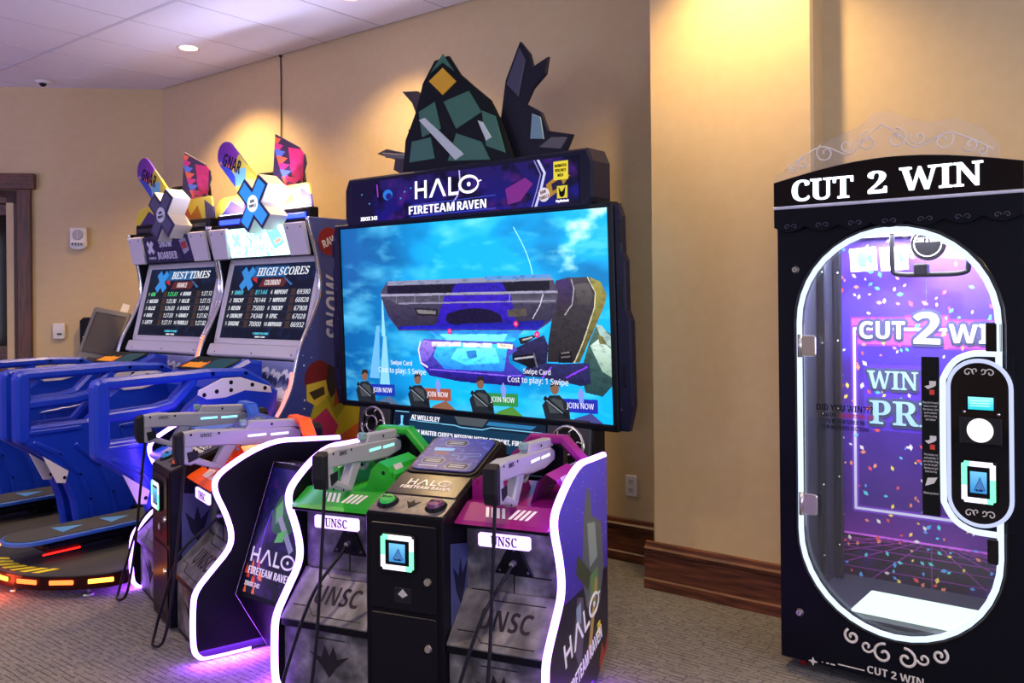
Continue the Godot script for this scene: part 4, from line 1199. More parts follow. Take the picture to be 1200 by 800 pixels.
func build_display() -> void:
	var t := thing("shooter_display", "huge tilted game screen under a purple lit header and cut-out topper", "arcade game", Vector3(-3.14, 0, -3.55))
	var black := mat(Color8(14, 14, 22), 0.35)
	var navy := mat(Color8(24, 24, 46), 0.38)
	var white := glow(Color8(240, 240, 255), 1.0)
	# screen and frame (tilted a little towards the players)
	var sc := part(t, "screen", prism_mesh(rect(-0.945, -0.515, 0.945, 0.515), -0.03, 0.0), lit_picture(game_picture(), 1.5), Vector3(0, 1.412, 0.005), Vector3(2.2, 0, 0))
	for q in [[0.0, 0.527, 1.95, 0.026], [0.0, -0.53, 1.95, 0.032], [-0.962, 0.0, 0.034, 1.08], [0.962, 0.0, 0.034, 1.08]]:
		part(sc, "frame", box(Vector3(q[2], q[3], 0.06), 0.006), black, Vector3(q[0], q[1], -0.012))
	for s in [[0.253, 0.764], [0.763, 0.773]]:
		text(sc, "lettering", "Swipe Card", 0.026, white, Vector3(-0.945 + 1.89 * s[0], 0.515 - 1.03 * s[1], 0.001), Vector3.ZERO, 0.17, mono, 0.001)
		text(sc, "lettering", "Cost to play: 1 Swipe", 0.030, white, Vector3(-0.945 + 1.89 * s[0], 0.515 - 1.03 * (s[1] + 0.044), 0.001), Vector3.ZERO, 0.38, mono, 0.001)
	for k in 4:
		text(sc, "lettering", "JOIN NOW", 0.028, white, Vector3(-0.945 + 1.89 * ([0.09, 0.321, 0.566, 0.822][k] + 0.077), 0.515 - 1.03 * 0.924, 0.001), Vector3(0, 0, 1), 0.16, mono, 0.001)
	# stepped side fins
	for s in [-1.0, 1.0]:
		var fp := PackedVector2Array()
		for q in [[0.97, 0.53], [0.995, 0.53], [1.015, 0.47], [1.015, 0.30], [1.03, 0.26], [1.03, 0.03], [1.05, -0.02], [1.05, -0.42], [1.02, -0.54], [0.97, -0.54]]:
			fp.append(Vector2(q[0] * s, q[1]))
		var fin := part(t, "side_fin", prism_mesh(fp, -0.03, 0.02, 0.008), navy, Vector3(0, 1.412, -0.01), Vector3(2.2, 0, 0))
		for y in [0.46, 0.16, -0.02, -0.44]:
			part(fin, "bolt", lathe(PackedVector2Array([Vector2(0, 0.004), Vector2(0.008, 0.002), Vector2(0.009, 0.0)]), 10), mat(Color8(60, 60, 80), 0.3, 0.7), Vector3(0.99 * s, y, 0.02), Vector3(90, 0, 0))
		for y in [0.40, 0.10, -0.28]:
			part(fin, "vent_slot", box(Vector3(0.02, 0.10, 0.006), 0.002), black, Vector3(1.01 * s, y, 0.02))
	# header box
	var hp := PackedVector2Array([Vector2(-0.855, 1.93), Vector2(0.855, 1.93), Vector2(0.875, 1.98), Vector2(0.875, 2.15), Vector2(0.845, 2.215), Vector2(-0.845, 2.215), Vector2(-0.875, 2.15), Vector2(-0.875, 1.98)])
	var hb := part(t, "header", prism_mesh(hp, -0.12, 0.05, 0.012), navy)
	part(t, "header_neck", box(Vector3(1.3, 0.1, 0.1), 0.004), black, Vector3(0, 1.93, -0.10))
	part(hb, "header_sign", prism_mesh(rect(-0.80, 1.955, 0.80, 2.185), 0.05, 0.054), lit_picture(header_picture(), 1.0))
	var hm := glow(Color8(245, 242, 255), 1.3)
	part(hb, "lettering", wordmark(0.098, 0.002), hm, Vector3(-0.055, 2.105, 0.055))
	text(hb, "lettering", "FIRETEAM", 0.045, hm, Vector3(-0.165, 1.995, 0.055), Vector3.ZERO, 0.34)
	text(hb, "lettering", "RAVEN", 0.045, hm, Vector3(0.125, 1.995, 0.055), Vector3.ZERO, 0.20)
	text(hb, "lettering", "XBOX 343", 0.022, hm, Vector3(-0.66, 1.972, 0.055), Vector3.ZERO, 0.14)
	part(hb, "notice_sign", prism_mesh(rect(0.655, 2.075, 0.74, 2.165), 0.054, 0.056), glow(Color8(236, 214, 30), 0.9))
	text(hb, "lettering", "ANIMATED\nVIOLENCE\nMILD", 0.014, mat(Color8(30, 26, 10), 0.6), Vector3(0.697, 2.12, 0.057), Vector3.ZERO, 0.07)
	part(hb, "badge_sign", prism_mesh(rect(0.675, 1.985, 0.735, 2.045), 0.054, 0.056), glow(Color8(226, 206, 40), 0.9))
	part(hb, "badge_mark", prism_mesh(PackedVector2Array([Vector2(0.685, 2.04), Vector2(0.70, 2.015), Vector2(0.71, 2.02), Vector2(0.725, 2.04), Vector2(0.72, 2.0), Vector2(0.71, 1.99), Vector2(0.70, 1.99), Vector2(0.69, 2.0)]), 0.056, 0.058), mat(Color8(20, 18, 14), 0.6))
	text(hb, "lettering", "Play Mechanix", 0.012, hm, Vector3(0.705, 1.972, 0.055), Vector3.ZERO, 0.075)
	part(hb, "round_badge_sign", lathe(PackedVector2Array([Vector2(0.035, 0.0), Vector2(0.035, 0.002), Vector2(0, 0.002)]), 18), glow(Color8(226, 216, 226), 0.9), Vector3(0.595, 2.01, 0.054), Vector3(90, 0, 0))
	text(hb, "lettering", "RAW\nTHRILLS", 0.016, mat(Color8(120, 24, 40), 0.6), Vector3(0.595, 2.01, 0.057), Vector3(0, 0, 14), 0.06)
	# cut-out topper: plain angular plates in the topper's colours
	var dark := mat(Color8(16, 22, 22), 0.4)
	var brown := mat(Color8(58, 46, 42), 0.5)
	var tp := part(t, "topper_plate", prism_mesh(PackedVector2Array([Vector2(-0.425, 2.20), Vector2(-0.40, 2.40), Vector2(-0.315, 2.55), Vector2(-0.26, 2.70), Vector2(-0.17, 2.81), Vector2(-0.07, 2.82), Vector2(0.01, 2.71), Vector2(0.10, 2.635), Vector2(0.22, 2.54), Vector2(0.30, 2.40), Vector2(0.34, 2.30), Vector2(0.378, 2.20)]), -0.01, 0.015, 0.003), dark)
	tp.set_meta("label", "dark green angular cut-out plate")
	var lp := part(t, "topper_plate", prism_mesh(PackedVector2Array([Vector2(-0.685, 2.362), Vector2(-0.605, 2.383), Vector2(-0.452, 2.346), Vector2(-0.396, 2.417), Vector2(-0.429, 2.469), Vector2(-0.341, 2.505), Vector2(-0.393, 2.618), Vector2(-0.474, 2.697), Vector2(-0.359, 2.684), Vector2(-0.260, 2.598), Vector2(-0.251, 2.20), Vector2(-0.433, 2.20), Vector2(-0.550, 2.255), Vector2(-0.535, 2.312)]), -0.06, -0.035, 0.003), brown)
	lp.set_meta("label", "brown jagged cut-out plate")
	var rp := part(t, "topper_plate", prism_mesh(PackedVector2Array([Vector2(0.258, 2.469), Vector2(0.288, 2.640), Vector2(0.385, 2.823), Vector2(0.445, 2.752), Vector2(0.465, 2.680), Vector2(0.562, 2.714), Vector2(0.545, 2.632), Vector2(0.464, 2.569), Vector2(0.420, 2.498), Vector2(0.516, 2.442), Vector2(0.557, 2.343), Vector2(0.706, 2.307), Vector2(0.649, 2.20), Vector2(0.339, 2.19), Vector2(0.227, 2.297)]), -0.06, -0.035, 0.003), mat(Color8(34, 32, 44), 0.45))
	rp.set_meta("label", "charcoal jagged cut-out plate")
	var g1 := mat(Color8(58, 116, 88), 0.3)
	var pale := mat(Color8(206, 222, 214), 0.4)
	for f in [
		[tp, g1, [[-0.287, 2.545], [-0.164, 2.584], [-0.121, 2.430], [-0.263, 2.401]]], [tp, g1, [[-0.100, 2.575], [0.084, 2.606], [0.171, 2.481], [-0.009, 2.415]]],
		[tp, g1, [[0.171, 2.490], [0.263, 2.447], [0.328, 2.250], [0.198, 2.300]]], [tp, g1, [[-0.343, 2.386], [-0.198, 2.393], [-0.168, 2.273], [-0.364, 2.270]]],
		[tp, g1, [[-0.010, 2.393], [0.169, 2.326], [0.226, 2.225], [-0.073, 2.249]]], [tp, g1, [[-0.194, 2.747], [-0.103, 2.834], [-0.018, 2.727], [-0.104, 2.788]]],
		[tp, pale, [[-0.281, 2.497], [-0.236, 2.505], [0.050, 2.272], [-0.012, 2.247]]], [tp, pale, [[0.147, 2.440], [0.182, 2.426], [0.239, 2.340], [0.204, 2.326]]],
		[tp, mat(Color8(232, 178, 24), 0.25), [[-0.104, 2.760], [-0.006, 2.670], [-0.106, 2.612], [-0.207, 2.703]]],
		[rp, mat(Color8(120, 156, 164), 0.4), [[0.463, 2.441], [0.516, 2.416], [0.536, 2.303], [0.450, 2.314]]], [rp, mat(Color8(64, 62, 84), 0.4), [[0.299, 2.617], [0.385, 2.789], [0.423, 2.722], [0.376, 2.539]]],
		[rp, mat(Color8(96, 92, 96), 0.5), [[0.583, 2.306], [0.680, 2.294], [0.639, 2.241], [0.503, 2.265]]], [lp, mat(Color8(110, 104, 104), 0.5), [[-0.634, 2.362], [-0.452, 2.332], [-0.438, 2.306], [-0.606, 2.329]]]]:
		var p := PackedVector2Array()
		for v in f[2]:
			p.append(Vector2(v[0], v[1]))
		var zf := (0.019 if f[0] == tp else -0.031) + (0.006 if f[1] == pale else 0.0)
		part(f[0], "facet", prism_mesh(p, zf - 0.008, zf + 0.002, 0.002), f[1])
	# speaker shelf with the strip screen
	part(t, "speaker_shelf", box(Vector3(1.66, 0.30, 0.10), 0.01), black, Vector3(0, 0.745, -0.07))
	for s in [-1.0, 1.0]:
		var sp := part(t, "speaker", prism_mesh(rect(-0.13, -0.13, 0.13, 0.13, 0.02), 0.0, 0.03, 0.006), mat(Color8(44, 42, 44), 0.45), Vector3(0.69 * s, 0.775, -0.02), Vector3(-6, 0, 0))
		var ringp := PackedVector3Array()
		for k in 20:
			ringp.append(Vector3(cos(TAU * k / 20) * 0.095, sin(TAU * k / 20) * 0.095, 0.032))
		var chrome := mat(Color8(214, 206, 190), 0.18, 0.95)
		part(sp, "chrome_ring", tube(ringp, 0.010, 8, true), chrome)
		var ring2 := PackedVector3Array()
		for k in 16:
			ring2.append(Vector3(cos(TAU * k / 16) * 0.045, sin(TAU * k / 16) * 0.045, 0.040))
		part(sp, "chrome_ring", tube(ring2, 0.007, 8, true), chrome)
		part(sp, "speaker_cone", lathe(PackedVector2Array([Vector2(0, 0.0), Vector2(0.03, 0.006), Vector2(0.09, 0.002)]), 20), mat(Color8(12, 12, 14), 0.5), Vector3(0, 0, 0.03), Vector3(90, 0, 0))
		for k in 6:
			var a := TAU * k / 6.0
			part(sp, "grille_spoke", tube(PackedVector3Array([Vector3(cos(a) * 0.045, sin(a) * 0.045, 0.040), Vector3(cos(a + 0.35) * 0.07, sin(a + 0.35) * 0.07, 0.038), Vector3(cos(a + 0.2) * 0.095, sin(a + 0.2) * 0.095, 0.034)]), 0.006, 6), chrome)
	var sm := canvas(512, 96, Color8(14, 30, 48))
	cpoly(sm, [[0, 0.38], [1, 0.38], [1, 1], [0, 1]], Color8(18, 50, 76))
	cpoly(sm, [[0.01, 0.08], [0.11, 0.08], [0.12, 0.95], [0.01, 0.95]], Color8(10, 24, 44))
	cpoly(sm, [[0.04, 0.95], [0.035, 0.55], [0.055, 0.45], [0.05, 0.2], [0.07, 0.2], [0.068, 0.45], [0.088, 0.55], [0.085, 0.95]], Color8(110, 190, 240))
	cpoly(sm, [[0.42, 0.0], [0.66, 0.0], [0.62, 0.30], [0.46, 0.30]], Color8(70, 76, 82))
	cpoly(sm, [[0.66, 0.12], [0.95, 0.12], [0.92, 0.24], [0.64, 0.24]], Color8(40, 110, 160))
	for q in [[[0.12, 0.32], [0.44, 0.34], [0.48, 0.38], [0.62, 0.38], [0.67, 0.30], [0.98, 0.30]], [[0.01, 0.08], [0.11, 0.08]], [[0.12, 0.05], [0.42, 0.05]]]:
		cline(sm, q, 0.03, Color8(120, 190, 226))
	var ss := part(t, "strip_screen", prism_mesh(rect(-0.54, -0.095, 0.54, 0.085), 0.0, 0.008), lit_picture(sm, 1.2), Vector3(0.0, 0.79, -0.018), Vector3(-6, 0, 0))
	text(ss, "lettering", "AI WELLSLEY", 0.026, white, Vector3(-0.29, 0.045, 0.009), Vector3.ZERO, 0.22)
	text(ss, "lettering", "THE MASTER CHIEF'S MISSION NEEDS SUPPORT, FIRETEAM", 0.024, white, Vector3(0.05, -0.035, 0.009), Vector3.ZERO, 0.86)
	part(t, "base_cabinet", prism_mesh(rect(-0.62, 0.0, 0.55, 0.62, 0.01), -0.35, -0.06, 0.008), black)
	part(t, "spine", box(Vector3(1.2, 1.6, 0.12), 0.006), black, Vector3(0, 1.3, -0.13))

# -------------------------------------------------------------- gun pods -------
func pod_profile() -> PackedVector2Array:
	return PackedVector2Array([Vector2(-0.62, 0.870), Vector2(-0.46, 0.878), Vector2(-0.33, 0.882), Vector2(-0.22, 0.852), Vector2(-0.12, 0.80), Vector2(-0.065, 0.755), Vector2(-0.062, 0.70), Vector2(-0.10, 0.61), Vector2(-0.125, 0.52), Vector2(-0.112, 0.45), Vector2(-0.04, 0.37), Vector2(0.02, 0.30), Vector2(0.035, 0.23), Vector2(0.035, 0.08), Vector2(0.015, 0.03), Vector2(-0.03, 0.018), Vector2(-0.20, 0.018)])

func panel_picture() -> Image:
	# u: front to back; v: top to bottom. Plain angular shapes over a blue-violet field
	var im := canvas(256, 384, Color8(70, 60, 200))
	cgrad(im, 0, 200, Color8(84, 72, 214), Color8(60, 46, 150))
	cgrad(im, 200, 384, Color8(26, 22, 52), Color8(16, 14, 24))
	var r := RandomNumberGenerator.new()
	r.seed = 15
	for i in 60:
		cdisc(im, r.randf(), r.randf() * 0.5, 0.003, Color8(210, 206, 246))
	cpoly(im, [[0.52, 0.46], [0.56, 0.22], [0.62, 0.10], [0.68, 0.14], [0.70, 0.24], [0.88, 0.30], [0.92, 0.50], [0.84, 0.66], [0.60, 0.62]], Color8(86, 92, 96))
	cpoly(im, [[0.62, 0.26], [0.76, 0.28], [0.80, 0.44], [0.66, 0.46]], Color8(130, 146, 140))
	cpoly(im, [[0.44, 0.36], [0.56, 0.42], [0.70, 0.50], [0.62, 0.55], [0.42, 0.44]], Color8(60, 68, 54))
	cpoly(im, [[0.66, 0.50], [0.80, 0.48], [0.82, 0.60], [0.68, 0.62]], Color8(92, 128, 84))
	cpoly(im, [[0.36, 0.72], [0.44, 0.54], [0.54, 0.56], [0.56, 0.70], [0.48, 0.86]], Color8(80, 74, 96))
	cpoly(im, [[0.42, 0.58], [0.50, 0.57], [0.50, 0.66], [0.43, 0.66]], Color8(130, 146, 176))
	cpoly(im, [[0.60, 0.84], [0.76, 0.52], [0.80, 0.54], [0.66, 0.86]], Color8(170, 140, 76))
	cpoly(im, [[0.82, 0.92], [0.88, 0.84], [0.92, 0.90], [0.99, 0.82], [1.0, 1.0], [0.84, 1.0]], Color8(150, 44, 30))
	cpoly(im, [[0.2, 0.9], [0.26, 0.84], [0.30, 0.92], [0.24, 0.97]], Color8(110, 40, 40))
	return im

func console_picture() -> Image:
	var im := canvas(288, 384, Color8(18, 14, 60))
	cgrad(im, 0, 384, Color8(20, 22, 92), Color8(12, 10, 34))
	cnoise(im, 0.015, 5, Color(0.22, 0.10, 0.42, 0.8), 0.05, 0.5)
	cpoly(im, [[0.30, 0.36], [0.40, 0.22], [0.56, 0.16], [0.72, 0.24], [0.80, 0.44], [0.62, 0.54], [0.38, 0.50]], Color8(44, 96, 60))
	cpoly(im, [[0.36, 0.32], [0.46, 0.24], [0.52, 0.36], [0.42, 0.44]], Color8(96, 176, 90))
	cpoly(im, [[0.56, 0.20], [0.66, 0.24], [0.62, 0.34], [0.54, 0.30]], Color8(226, 170, 40))
	cpoly(im, [[0.44, 0.40], [0.50, 0.36], [0.84, 0.60], [0.78, 0.64]], Color8(150, 160, 176))
	cpoly(im, [[0.50, 0.50], [0.66, 0.46], [0.62, 0.56], [0.46, 0.58]], Color8(96, 190, 100))
	var r := RandomNumberGenerator.new()
	r.seed = 3
	for k in 14:
		var x := 0.02 + r.randf() * 0.32
		var y := 0.72 + r.randf() * 0.24
		cpoly(im, [[x, y + 0.05], [x + 0.02, y - 0.03], [x + 0.045, y + 0.01], [x + 0.06, y + 0.05]], Color8(206, 64, 30) if k % 2 else Color8(236, 124, 40))
	cline(im, [[0.30, 0.34], [0.24, 0.52], [0.24, 0.78]], 0.012, Color8(90, 70, 230))
	return im

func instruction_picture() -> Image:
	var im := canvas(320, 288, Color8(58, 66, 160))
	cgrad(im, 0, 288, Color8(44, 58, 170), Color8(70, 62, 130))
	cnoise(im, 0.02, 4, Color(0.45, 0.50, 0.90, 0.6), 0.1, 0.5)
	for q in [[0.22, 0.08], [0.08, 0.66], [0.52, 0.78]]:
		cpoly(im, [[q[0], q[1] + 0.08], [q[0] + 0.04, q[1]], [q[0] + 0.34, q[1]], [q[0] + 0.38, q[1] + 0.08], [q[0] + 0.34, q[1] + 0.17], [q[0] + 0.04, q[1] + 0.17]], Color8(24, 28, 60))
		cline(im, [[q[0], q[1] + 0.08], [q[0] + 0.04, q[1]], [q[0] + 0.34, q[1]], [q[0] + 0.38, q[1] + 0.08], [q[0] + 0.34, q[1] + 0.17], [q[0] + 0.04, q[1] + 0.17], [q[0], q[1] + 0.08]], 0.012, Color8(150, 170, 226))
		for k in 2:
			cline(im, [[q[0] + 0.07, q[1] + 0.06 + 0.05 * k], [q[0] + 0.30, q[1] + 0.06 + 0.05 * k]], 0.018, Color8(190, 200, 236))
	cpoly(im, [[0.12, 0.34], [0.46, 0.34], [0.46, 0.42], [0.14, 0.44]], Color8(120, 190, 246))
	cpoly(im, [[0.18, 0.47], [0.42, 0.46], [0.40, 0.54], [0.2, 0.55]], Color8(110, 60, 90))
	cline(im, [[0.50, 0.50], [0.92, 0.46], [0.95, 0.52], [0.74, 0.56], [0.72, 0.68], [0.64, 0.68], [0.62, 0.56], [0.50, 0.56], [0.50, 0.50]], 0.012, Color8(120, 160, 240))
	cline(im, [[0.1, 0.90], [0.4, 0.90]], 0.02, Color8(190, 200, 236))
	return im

func rifle(at: Vector3, turn: float, label: String, port: Vector3, led: Color) -> void:
	# at: floor point under the butt; muzzle towards local -z
	var t := thing("toy_rifle", label, "toy rifle", at, turn, "tethered toy rifles on the gun pods")
	var grey := mat(Color8(150, 150, 162), 0.4)
	var dark := mat(Color8(28, 28, 34), 0.5)
	var st := begin()
	var spin := Transform3D(Basis(Vector3.UP, PI / 2), Vector3.ZERO)
	var add := func(zy: Array, w: float) -> void:
		var p := PackedVector2Array()
		for q in zy:
			p.append(Vector2(-q[0], q[1]))
		prism(st, p, -w / 2, w / 2, 0.006, spin)
	add.call([[0.03, 0.935], [-0.04, 0.942], [-0.10, 0.935], [-0.27, 0.928], [-0.46, 0.918], [-0.50, 0.90], [-0.50, 0.862], [-0.40, 0.846], [-0.26, 0.85], [-0.16, 0.865], [0.0, 0.872], [0.03, 0.868]], 0.052)
	add.call([[0.03, 0.88], [0.032, 0.80], [0.0, 0.792], [-0.02, 0.80], [-0.005, 0.88]], 0.046)
	add.call([[0.03, 0.815], [-0.085, 0.770], [-0.13, 0.758], [-0.135, 0.776], [0.0, 0.835]], 0.046)
	add.call([[-0.085, 0.766], [-0.135, 0.758], [-0.205, 0.86], [-0.165, 0.875], [-0.145, 0.87]], 0.040)
	part(t, "body", done(st), grey)
	part(t, "butt_pad", side_mesh(PackedVector2Array([Vector2(0.065, 0.925), Vector2(0.03, 0.938), Vector2(0.028, 0.795), Vector2(0.055, 0.80), Vector2(0.068, 0.84)]), 0.054, 0.006), dark, Vector3(-0.027, 0, 0))
	part(t, "top_rail", side_mesh(PackedVector2Array([Vector2(-0.235, 0.924), Vector2(-0.26, 0.962), Vector2(-0.49, 0.952), Vector2(-0.50, 0.915)]), 0.040, 0.005), grey, Vector3(-0.020, 0, 0))
	part(t, "sight", box(Vector3(0.03, 0.03, 0.03), 0.005), mat(Color8(120, 150, 150), 0.1), Vector3(0, 0.955, -0.235))
	part(t, "muzzle", side_mesh(PackedVector2Array([Vector2(-0.49, 0.91), Vector2(-0.525, 0.90), Vector2(-0.525, 0.868), Vector2(-0.49, 0.865)]), 0.034, 0.005), dark, Vector3(-0.017, 0, 0))
	for s in [-1.0, 1.0]:
		for k in 2:
			part(t, "led_slot", box(Vector3(0.003, 0.011, 0.085), 0.001), glow(led, 1.6), Vector3(0.0265 * s, 0.897 - 0.003 * k, -0.29 - 0.105 * k))
		part(t, "stock_inlay", side_mesh(PackedVector2Array([Vector2(0.018, 0.85), Vector2(-0.03, 0.855), Vector2(-0.03, 0.82), Vector2(0.01, 0.805)]), 0.004, 0.001), dark, Vector3(0.0235 * s - 0.002, 0, 0))
		for q in [[0.0, 0.925], [-0.12, 0.922], [-0.07, 0.775], [-0.36, 0.94]]:
			part(t, "screw", lathe(PackedVector2Array([Vector2(0, 0.003), Vector2(0.006, 0.0)]), 8), dark, Vector3(0.0262 * s if q[1] > 0.8 and q[0] > -0.3 else 0.0232 * s, q[1], q[0]), Vector3(0, 0, -90.0 * s))
	text(t, "lettering", "UNSC", 0.016, dark, Vector3(0.0265, 0.918, -0.065), Vector3(0, 90, 0), 0.05, sans, 0.001)
	part(t, "trigger_guard", tube(spline3(PackedVector3Array([Vector3(0, 0.862, -0.19), Vector3(0, 0.835, -0.215), Vector3(0, 0.825, -0.25), Vector3(0, 0.85, -0.285)]), 4), 0.008, 6), grey)
	part(t, "trigger", box(Vector3(0.012, 0.03, 0.01), 0.003), dark, Vector3(0, 0.85, -0.225), Vector3(20, 0, 0))
	var p := port
	part(t, "tether_cable", tube(spline3(PackedVector3Array([p, p + Vector3(-0.008, -0.03, 0.03), Vector3(p.x - 0.05, 0.40, 0.03), Vector3(p.x - 0.11, 0.18, 0.09), Vector3(p.x - 0.13, 0.05, 0.12), Vector3(p.x - 0.08, 0.016, 0.14), Vector3(-0.02, 0.05, 0.11), Vector3(-0.004, 0.25, 0.075), Vector3(0, 0.55, 0.045), Vector3(0, 0.80, 0.02)]), 8), 0.0065, 8), mat(Color8(26, 25, 32), 0.45))

func gun_pod(at: Vector3, turn: float, W: float, left: bool) -> void:
	var label := "two-gun shooting pod with orange and blue cradles and white light edges" if left else "two-gun shooting pod with green and purple cradles and white light edges"
	var t := thing("gun_pod", label, "arcade game", at, turn, "gun pods before the big screen")
	var black := mat(Color8(11, 10, 18), 0.4)
	var metal := noise_mat(Color8(34, 33, 38), Color8(150, 146, 152), 0.010, Vector3(1.6, 1.6, 1.6), 0.5, 0.05, 0.25, 5, 41)
	var led := glow(Color(0.64, 0.42, 1.0), 13.0)
	var front := spline(pod_profile(), 3)
	var prof := front.duplicate()
	prof.append(Vector2(-0.45, 0.018)); prof.append(Vector2(-0.62, 0.11))
	var plate := side_mesh(prof, 0.026, 0.003)
	part(t, "side_panel", plate, black, Vector3(0, 0, 0))
	var rp := part(t, "side_panel", plate, black if left else picture(panel_picture(), 0.35), Vector3(W - 0.026, 0, 0))
	if not left:
		rp.set_meta("label", "blue-violet printed side panel")
		var lm := mat(Color8(226, 226, 232), 0.5)
		title(rp, 0.085, lm, Vector3(0.0275, 0.30, -0.30), Vector3(0, 90, 14))
		part(rp, "badge_mark", box(Vector3(0.002, 0.05, 0.035), 0.0), mat(Color8(200, 180, 40), 0.5), Vector3(0.027, 0.22, -0.50), Vector3(14, 0, 0))
	for x in [0.013, W - 0.013]:
		var pts := PackedVector3Array()
		for q in front:
			pts.append(Vector3(x, q.y, q.x + 0.004))
		part(t, "led_strip", tube(pts, 0.0145, 8), led)
	# stations either side of the pedestal
	var px0 := W * 0.37
	var px1 := px0 + 0.32
	var arcade := [Color8(24, 82, 200), Color8(236, 86, 18)] if left else [Color8(34, 158, 42), Color8(128, 16, 108)]
	for k in 2:
		var x0 := 0.028 if k == 0 else px1 + 0.002
		var x1 := px0 - 0.002 if k == 0 else W - 0.028
		var cx := (0.235 if k == 0 else W - 0.20)
		var mid := (x0 + x1) / 2
		var w := x1 - x0
		# upper panel with the cable port
		var up := part(t, "upper_panel", box(Vector3(w, 0.26, 0.015), 0.003), metal, Vector3(mid, 0.555, -0.155))
		part(up, "panel_seam", box(Vector3(w * 0.4, 0.003, 0.004), 0.0), black, Vector3(w * 0.22, -0.05, 0.008))
		part(up, "panel_seam", box(Vector3(0.003, 0.07, 0.004), 0.0), black, Vector3(w * 0.02, -0.085, 0.008))
		var port := part(t, "cable_port", prism_mesh(PackedVector2Array([Vector2(-0.075, -0.05), Vector2(0.075, -0.05), Vector2(0.018, 0.055), Vector2(-0.018, 0.055)]), 0, 0.012, 0.002), black, Vector3(cx, 0.56, -0.146))
		for q in [[-0.055, -0.038], [0.055, -0.038], [0, 0.038]]:
			part(port, "bolt", lathe(PackedVector2Array([Vector2(0, 0.004), Vector2(0.006, 0.0)]), 8), mat(Color8(70, 68, 80), 0.3, 0.7), Vector3(q[0], q[1], 0.012), Vector3(90, 0, 0))
		part(port, "cable_gland", lathe(PackedVector2Array([Vector2(0, 0.02), Vector2(0.009, 0.02), Vector2(0.012, 0.0)]), 12), mat(Color8(190, 188, 196), 0.2, 0.8), Vector3(0, -0.008, 0.012), Vector3(90, 0, 0))
		# lit name plate under the tray
		var np := part(t, "lit_name_sign", prism_mesh(rect(-0.10, -0.024, 0.10, 0.024, 0.006), 0.0, 0.012, 0.002), glow(Color(0.76, 0.62, 1.0), 2.6), Vector3(cx, 0.650, -0.062))
		text(np, "lettering", "UNSC", 0.034, mat(Color8(20, 16, 30), 0.5), Vector3(0, 0, 0.0125), Vector3.ZERO, 0.10, serif, 0.001)
		part(t, "tray_underside", box(Vector3(w, 0.014, 0.11), 0.003), black, Vector3(mid, 0.692, -0.105))
		# slanted foot panel
		var fp := part(t, "foot_panel", box(Vector3(w, 0.225, 0.012), 0.003), metal, Vector3(mid, 0.362, -0.06), Vector3(-47, 0, 0))
		text(fp, "lettering", "UNSC", 0.075, mat(Color8(40, 34, 40), 0.7), Vector3(cx - mid, 0.0, 0.0062), Vector3.ZERO, 0.20, sans, 0.001)
		for q in [0.075, -0.085]:
			part(fp, "panel_seam", box(Vector3(w * 0.55, 0.003, 0.003), 0.0), black, Vector3(w * 0.12, q, 0.006))
			part(fp, "panel_seam", box(Vector3(0.05, 0.003, 0.003), 0.0), black, Vector3(-w * 0.15 - 0.017, q + 0.017, 0.006), Vector3(0, 0, -45))
			part(fp, "panel_seam", box(Vector3(w * 0.2, 0.003, 0.003), 0.0), black, Vector3(-w * 0.25 - 0.03, q + 0.034, 0.006))
		part(t, "ledge", box(Vector3(w, 0.032, 0.03), 0.004), black, Vector3(mid, 0.275, 0.008))
		var bp := part(t, "base_panel", box(Vector3(w, 0.235, 0.015), 0.003), metal, Vector3(mid, 0.142, -0.006))
		part(bp, "eagle_mark", prism_mesh(PackedVector2Array([Vector2(0, -0.06), Vector2(0.03, -0.02), Vector2(0.09, 0.03), Vector2(0.035, 0.012), Vector2(0.02, 0.06), Vector2(0.0, 0.02), Vector2(-0.02, 0.06), Vector2(-0.035, 0.012), Vector2(-0.09, 0.03), Vector2(-0.03, -0.02)]), 0.0078, 0.009), mat(Color8(34, 30, 36), 0.7), Vector3(cx - mid, 0.0, 0))
		part(bp, "panel_seam", box(Vector3(0.14, 0.003, 0.003), 0.0), black, Vector3(cx - mid, 0.085, 0.0075))
		part(t, "kick_plate", box(Vector3(w, 0.03, 0.02), 0.003), black, Vector3(mid, 0.018, -0.012))
		# cradle
		var cm := mat(arcade[k], 0.28)
		var tray := part(t, "tray", side_mesh(PackedVector2Array([Vector2(-0.04, 0.70), Vector2(-0.055, 0.712), Vector2(-0.145, 0.757), Vector2(-0.55, 0.762), Vector2(-0.55, 0.70)]), w, 0.006), cm, Vector3(x0, 0, 0))
		for q in 9:
			var lean := -1.0 if q < 4 else 1.0
			if q != 4:
				part(tray, "stripe_decal", prism_mesh(PackedVector2Array([Vector2(-0.006 - 0.01 * lean, -0.026), Vector2(0.006 - 0.01 * lean, -0.026), Vector2(0.006 + 0.01 * lean, 0.026), Vector2(-0.006 + 0.01 * lean, 0.026)]), 0.0, 0.001), mat(Color8(226, 222, 230), 0.5), Vector3(cx - x0 + (q - 4) * 0.021, 0.7355, -0.0995), Vector3(-63, 0, 0))
